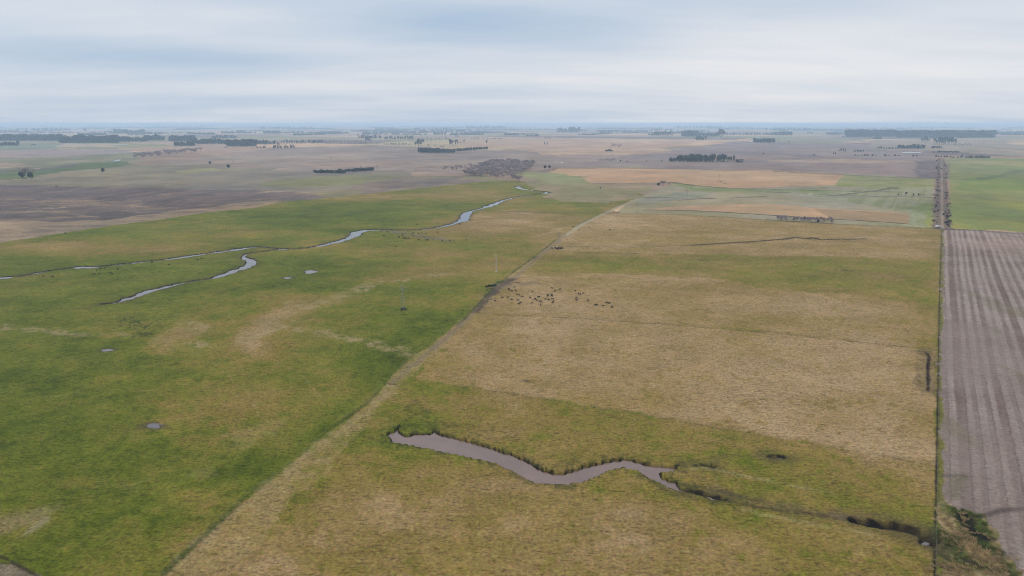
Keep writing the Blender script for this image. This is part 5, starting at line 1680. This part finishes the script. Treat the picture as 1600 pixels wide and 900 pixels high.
shed(1173, 222.6, 16, 10, 3.6, PI / 2, roof_w, 'small white shed left of the short wood on the purple field')

# ------------------------------------------------------------------ tall grass in the ditch corner and along the banks
def blades(mb, x, y, n, h, spread, R, mi=0):
    z = gz(x, y) - .05
    for _ in range(n):
        a = R.uniform(0, 6.28)
        b = R.uniform(0, 6.28)
        lean = R.uniform(.3, 1.1) * h
        bx, by = x + math.cos(b) * spread * R.random(), y + math.sin(b) * spread * R.random()
        w = R.uniform(.02, .05)
        hh = h * R.uniform(.6, 1.1)
        px_, py_ = -math.sin(a) * w, math.cos(a) * w
        ex, ey = math.cos(a) * lean, math.sin(a) * lean
        mb.add([(bx - px_, by - py_, z), (bx + px_, by + py_, z), (bx + ex * .4 + px_ * .8, by + ey * .4 + py_ * .8, z + hh * .7), (bx + ex, by + ey, z + hh), (bx + ex * .4 - px_ * .8, by + ey * .4 - py_ * .8, z + hh * .7)], [(0, 1, 2, 3, 4)], mi)


R = random.Random(5)
tg = MB()
corner_zones = [([(1482, 806), (1500, 842), (1512, 850)], 2.4, 0, 90), ([(1520, 860), (1545, 874), (1560, 890)], 2.4, 0, 80), ([(1475, 888), (1500, 892), (1520, 898)], 1.8, 0, 50), ([(1468, 832), (1482, 848), (1500, 872)], 1.6, 1, 34), ([(1480, 792), (1510, 802), (1530, 806)], 0.6, 1, 14),
                ([(1508, 808), (1512, 830), (1518, 845)], 1.0, 1, 8), ([(1530, 815), (1545, 836)], 0.8, 1, 12), ([(1535, 850), (1560, 865), (1580, 898)], 0.8, 1, 18)]
for px_l, sp, mi, n in corner_zones:
    w = pixs(px_l)
    for _ in range(n):
        i = R.randrange(len(w) - 1)
        t = R.random()
        x, y = w[i][0] + (w[i + 1][0] - w[i][0]) * t + R.gauss(0, sp), w[i][1] + (w[i + 1][1] - w[i][1]) * t + R.gauss(0, sp)
        blades(tg, x, y, 22, R.uniform(.35, .9), .5, R, mi)
o = link('tall_grass', tg.mesh('tall_grass', [reed_m, greenreed_m]))
o['kind'] = 'stuff'
o['label'] = 'tall dry straw and green grass in the ditch corner'

# ------------------------------------------------------------------ haze
zb = -4.0
hb = MB()
hb.box((0, 0, (zb + 103) / 2), (124000, 124000, 103 - zb))
hm = bpy.data.materials.new('haze')
hm.use_nodes = True
nt = hm.node_tree
nt.nodes.remove(nt.nodes['Principled BSDF'])
pv_ = nd(nt, 'ShaderNodeVolumePrincipled')
pv_.inputs['Color'].default_value = (0.64, 0.82, 1.0, 1)
pv_.inputs['Density'].default_value = 0.000112
pv_.inputs['Anisotropy'].default_value = 0.0
nt.links.new(pv_.outputs[0], nt.nodes['Material Output'].inputs['Volume'])
hz = link('haze', hb.mesh('haze', hm))
hz['kind'] = 'stuff'

# ------------------------------------------------------------------ sky, sun
SUN_EL, SUN_AZ = math.radians(38), math.radians(-75)     # azimuth from +Y, negative to the left
wd = bpy.data.worlds.new('World')
scene.world = wd
wd.use_nodes = True
nt = wd.node_tree
bg = nt.nodes['Background']
sky = nd(nt, 'ShaderNodeTexSky', sky_type='NISHITA')
sky.sun_disc = False
sky.sun_elevation = SUN_EL
sky.sun_rotation = SUN_AZ
sky.air_density = 1.0
sky.dust_density = 2.0
dirv = nd(nt, 'ShaderNodeTexCoord').outputs['Generated']
sep = nd(nt, 'ShaderNodeSeparateXYZ')
nt.links.new(dirv, sep.inputs[0])
# cloud sheet: the view direction carried up to a flat layer
zc = mathn(nt, 'ADD', mathn(nt, 'MAXIMUM', sep.outputs[2], 0.0), 0.10)
cx = mathn(nt, 'DIVIDE', sep.outputs[0], zc)
cy = mathn(nt, 'DIVIDE', sep.outputs[1], zc)
cmb = nd(nt, 'ShaderNodeCombineXYZ')
nt.links.new(mathn(nt, 'MULTIPLY', cx, 0.5), cmb.inputs[0])
nt.links.new(cy, cmb.inputs[1])
cn = noise(nt, cmb.outputs[0], 0.60, 4, 0.5)
cn2 = noise(nt, cmb.outputs[0], 2.0, 5, 0.55)
cl = mathn(nt, 'ADD', mathn(nt, 'MULTIPLY', cn, 0.75), mathn(nt, 'MULTIPLY', cn2, 0.25))
cl = remap(nt, cl, 0.36, 0.64, 0.0, 1.0)
# brighter and thinner towards the right, by azimuth and elevation
azm = mathn(nt, 'ARCTAN2', sep.outputs[0], sep.outputs[1])
elv = mathn(nt, 'ARCSINE', sep.outputs[2])


def bump2(a0, e0, sa, se, amp):
    da = mathn(nt, 'DIVIDE', mathn(nt, 'SUBTRACT', azm, math.radians(a0)), math.radians(sa))
    de = mathn(nt, 'DIVIDE', mathn(nt, 'SUBTRACT', elv, math.radians(e0)), math.radians(se))
    q = mathn(nt, 'ADD', mathn(nt, 'MULTIPLY', da, da), mathn(nt, 'MULTIPLY', de, de))
    return mathn(nt, 'MULTIPLY', mathn(nt, 'POWER', 2.718, mathn(nt, 'MULTIPLY', q, -1.0)), amp)


tot = mathn(nt, 'MULTIPLY', cl, 0.45)
for b in [(-28, 4.6, 13, 1.1, -.34), (-1, 7.0, 12, 1.6, -.36), (8, 5.6, 7, 1.0, -.22), (-12, 5.3, 9, .8, .24), (-28, 7.5, 12, 1.6, .20), (20, 3.6, 20, 2.6, .52), (30, 7.0, 16, 3.0, .18), (-14, 2.6, 12, .6, .16), (-33, 2.2, 14, 1.5, -.05), (2, 2.0, 6, .8, -.08)]:
    tot = mathn(nt, 'ADD', tot, bump2(*b))
tot = mathn(nt, 'ADD', tot, 0.26, True)
cc = mixc(nt, tot, S(172, 195, 220, 1.0) * 10, S(235, 236, 240, 1.0) * 10)
full = mixc(nt, 0.93, sky.outputs[0], cc)
# an overcast sky is brighter overhead than along the horizon
up = nd(nt, 'ShaderNodeVectorMath', operation='SCALE')
nt.links.new(full, up.inputs[0])
nt.links.new(remap(nt, sep.outputs[2], 0.17, 0.75, 1.0, 1.9), up.inputs['Scale'])
full = up.outputs[0]
nt.links.new(full, bg.inputs['Color'])
bg.inputs['Strength'].default_value = 0.1

sl = bpy.data.lights.new('sun', 'SUN')
sl.energy = 1.3
sl.angle = math.radians(14)
sl.color = (1.0, 0.95, 0.88)
so = bpy.data.objects.new('sun', sl)
d = Vector((math.sin(SUN_AZ) * math.cos(SUN_EL), math.cos(SUN_AZ) * math.cos(SUN_EL), math.sin(SUN_EL)))
so.rotation_euler = (-d).to_track_quat('-Z', 'Y').to_euler()
so.location = (0, 0, 300)
COL.objects.link(so)

# ------------------------------------------------------------------ camera and render
cam = bpy.data.cameras.new('camera')
cam.sensor_width = 36
cam.lens = 36 * F / 1600
cam.clip_start = 1.0
cam.clip_end = 200000
co = bpy.data.objects.new('camera', cam)
co.location = (0, 0, H)
co.rotation_euler = (PI / 2 - PITCH, 0, 0)
COL.objects.link(co)
scene.camera = co
scene.view_settings.view_transform = 'Standard'
scene.view_settings.look = 'None'
scene.view_settings.exposure = 0.0
scene.view_settings.gamma = 1.0
scene.view_settings.use_curve_mapping = False
scene.render.engine = 'CYCLES'
scene.cycles.use_denoising = True
scene.cycles.denoising_prefilter = 'NONE'
scene.cycles.filter_width = 1.05
scene.cycles.max_bounces = 4
scene.cycles.diffuse_bounces = 2
scene.cycles.volume_bounces = 1
print('objects', len(bpy.data.objects))
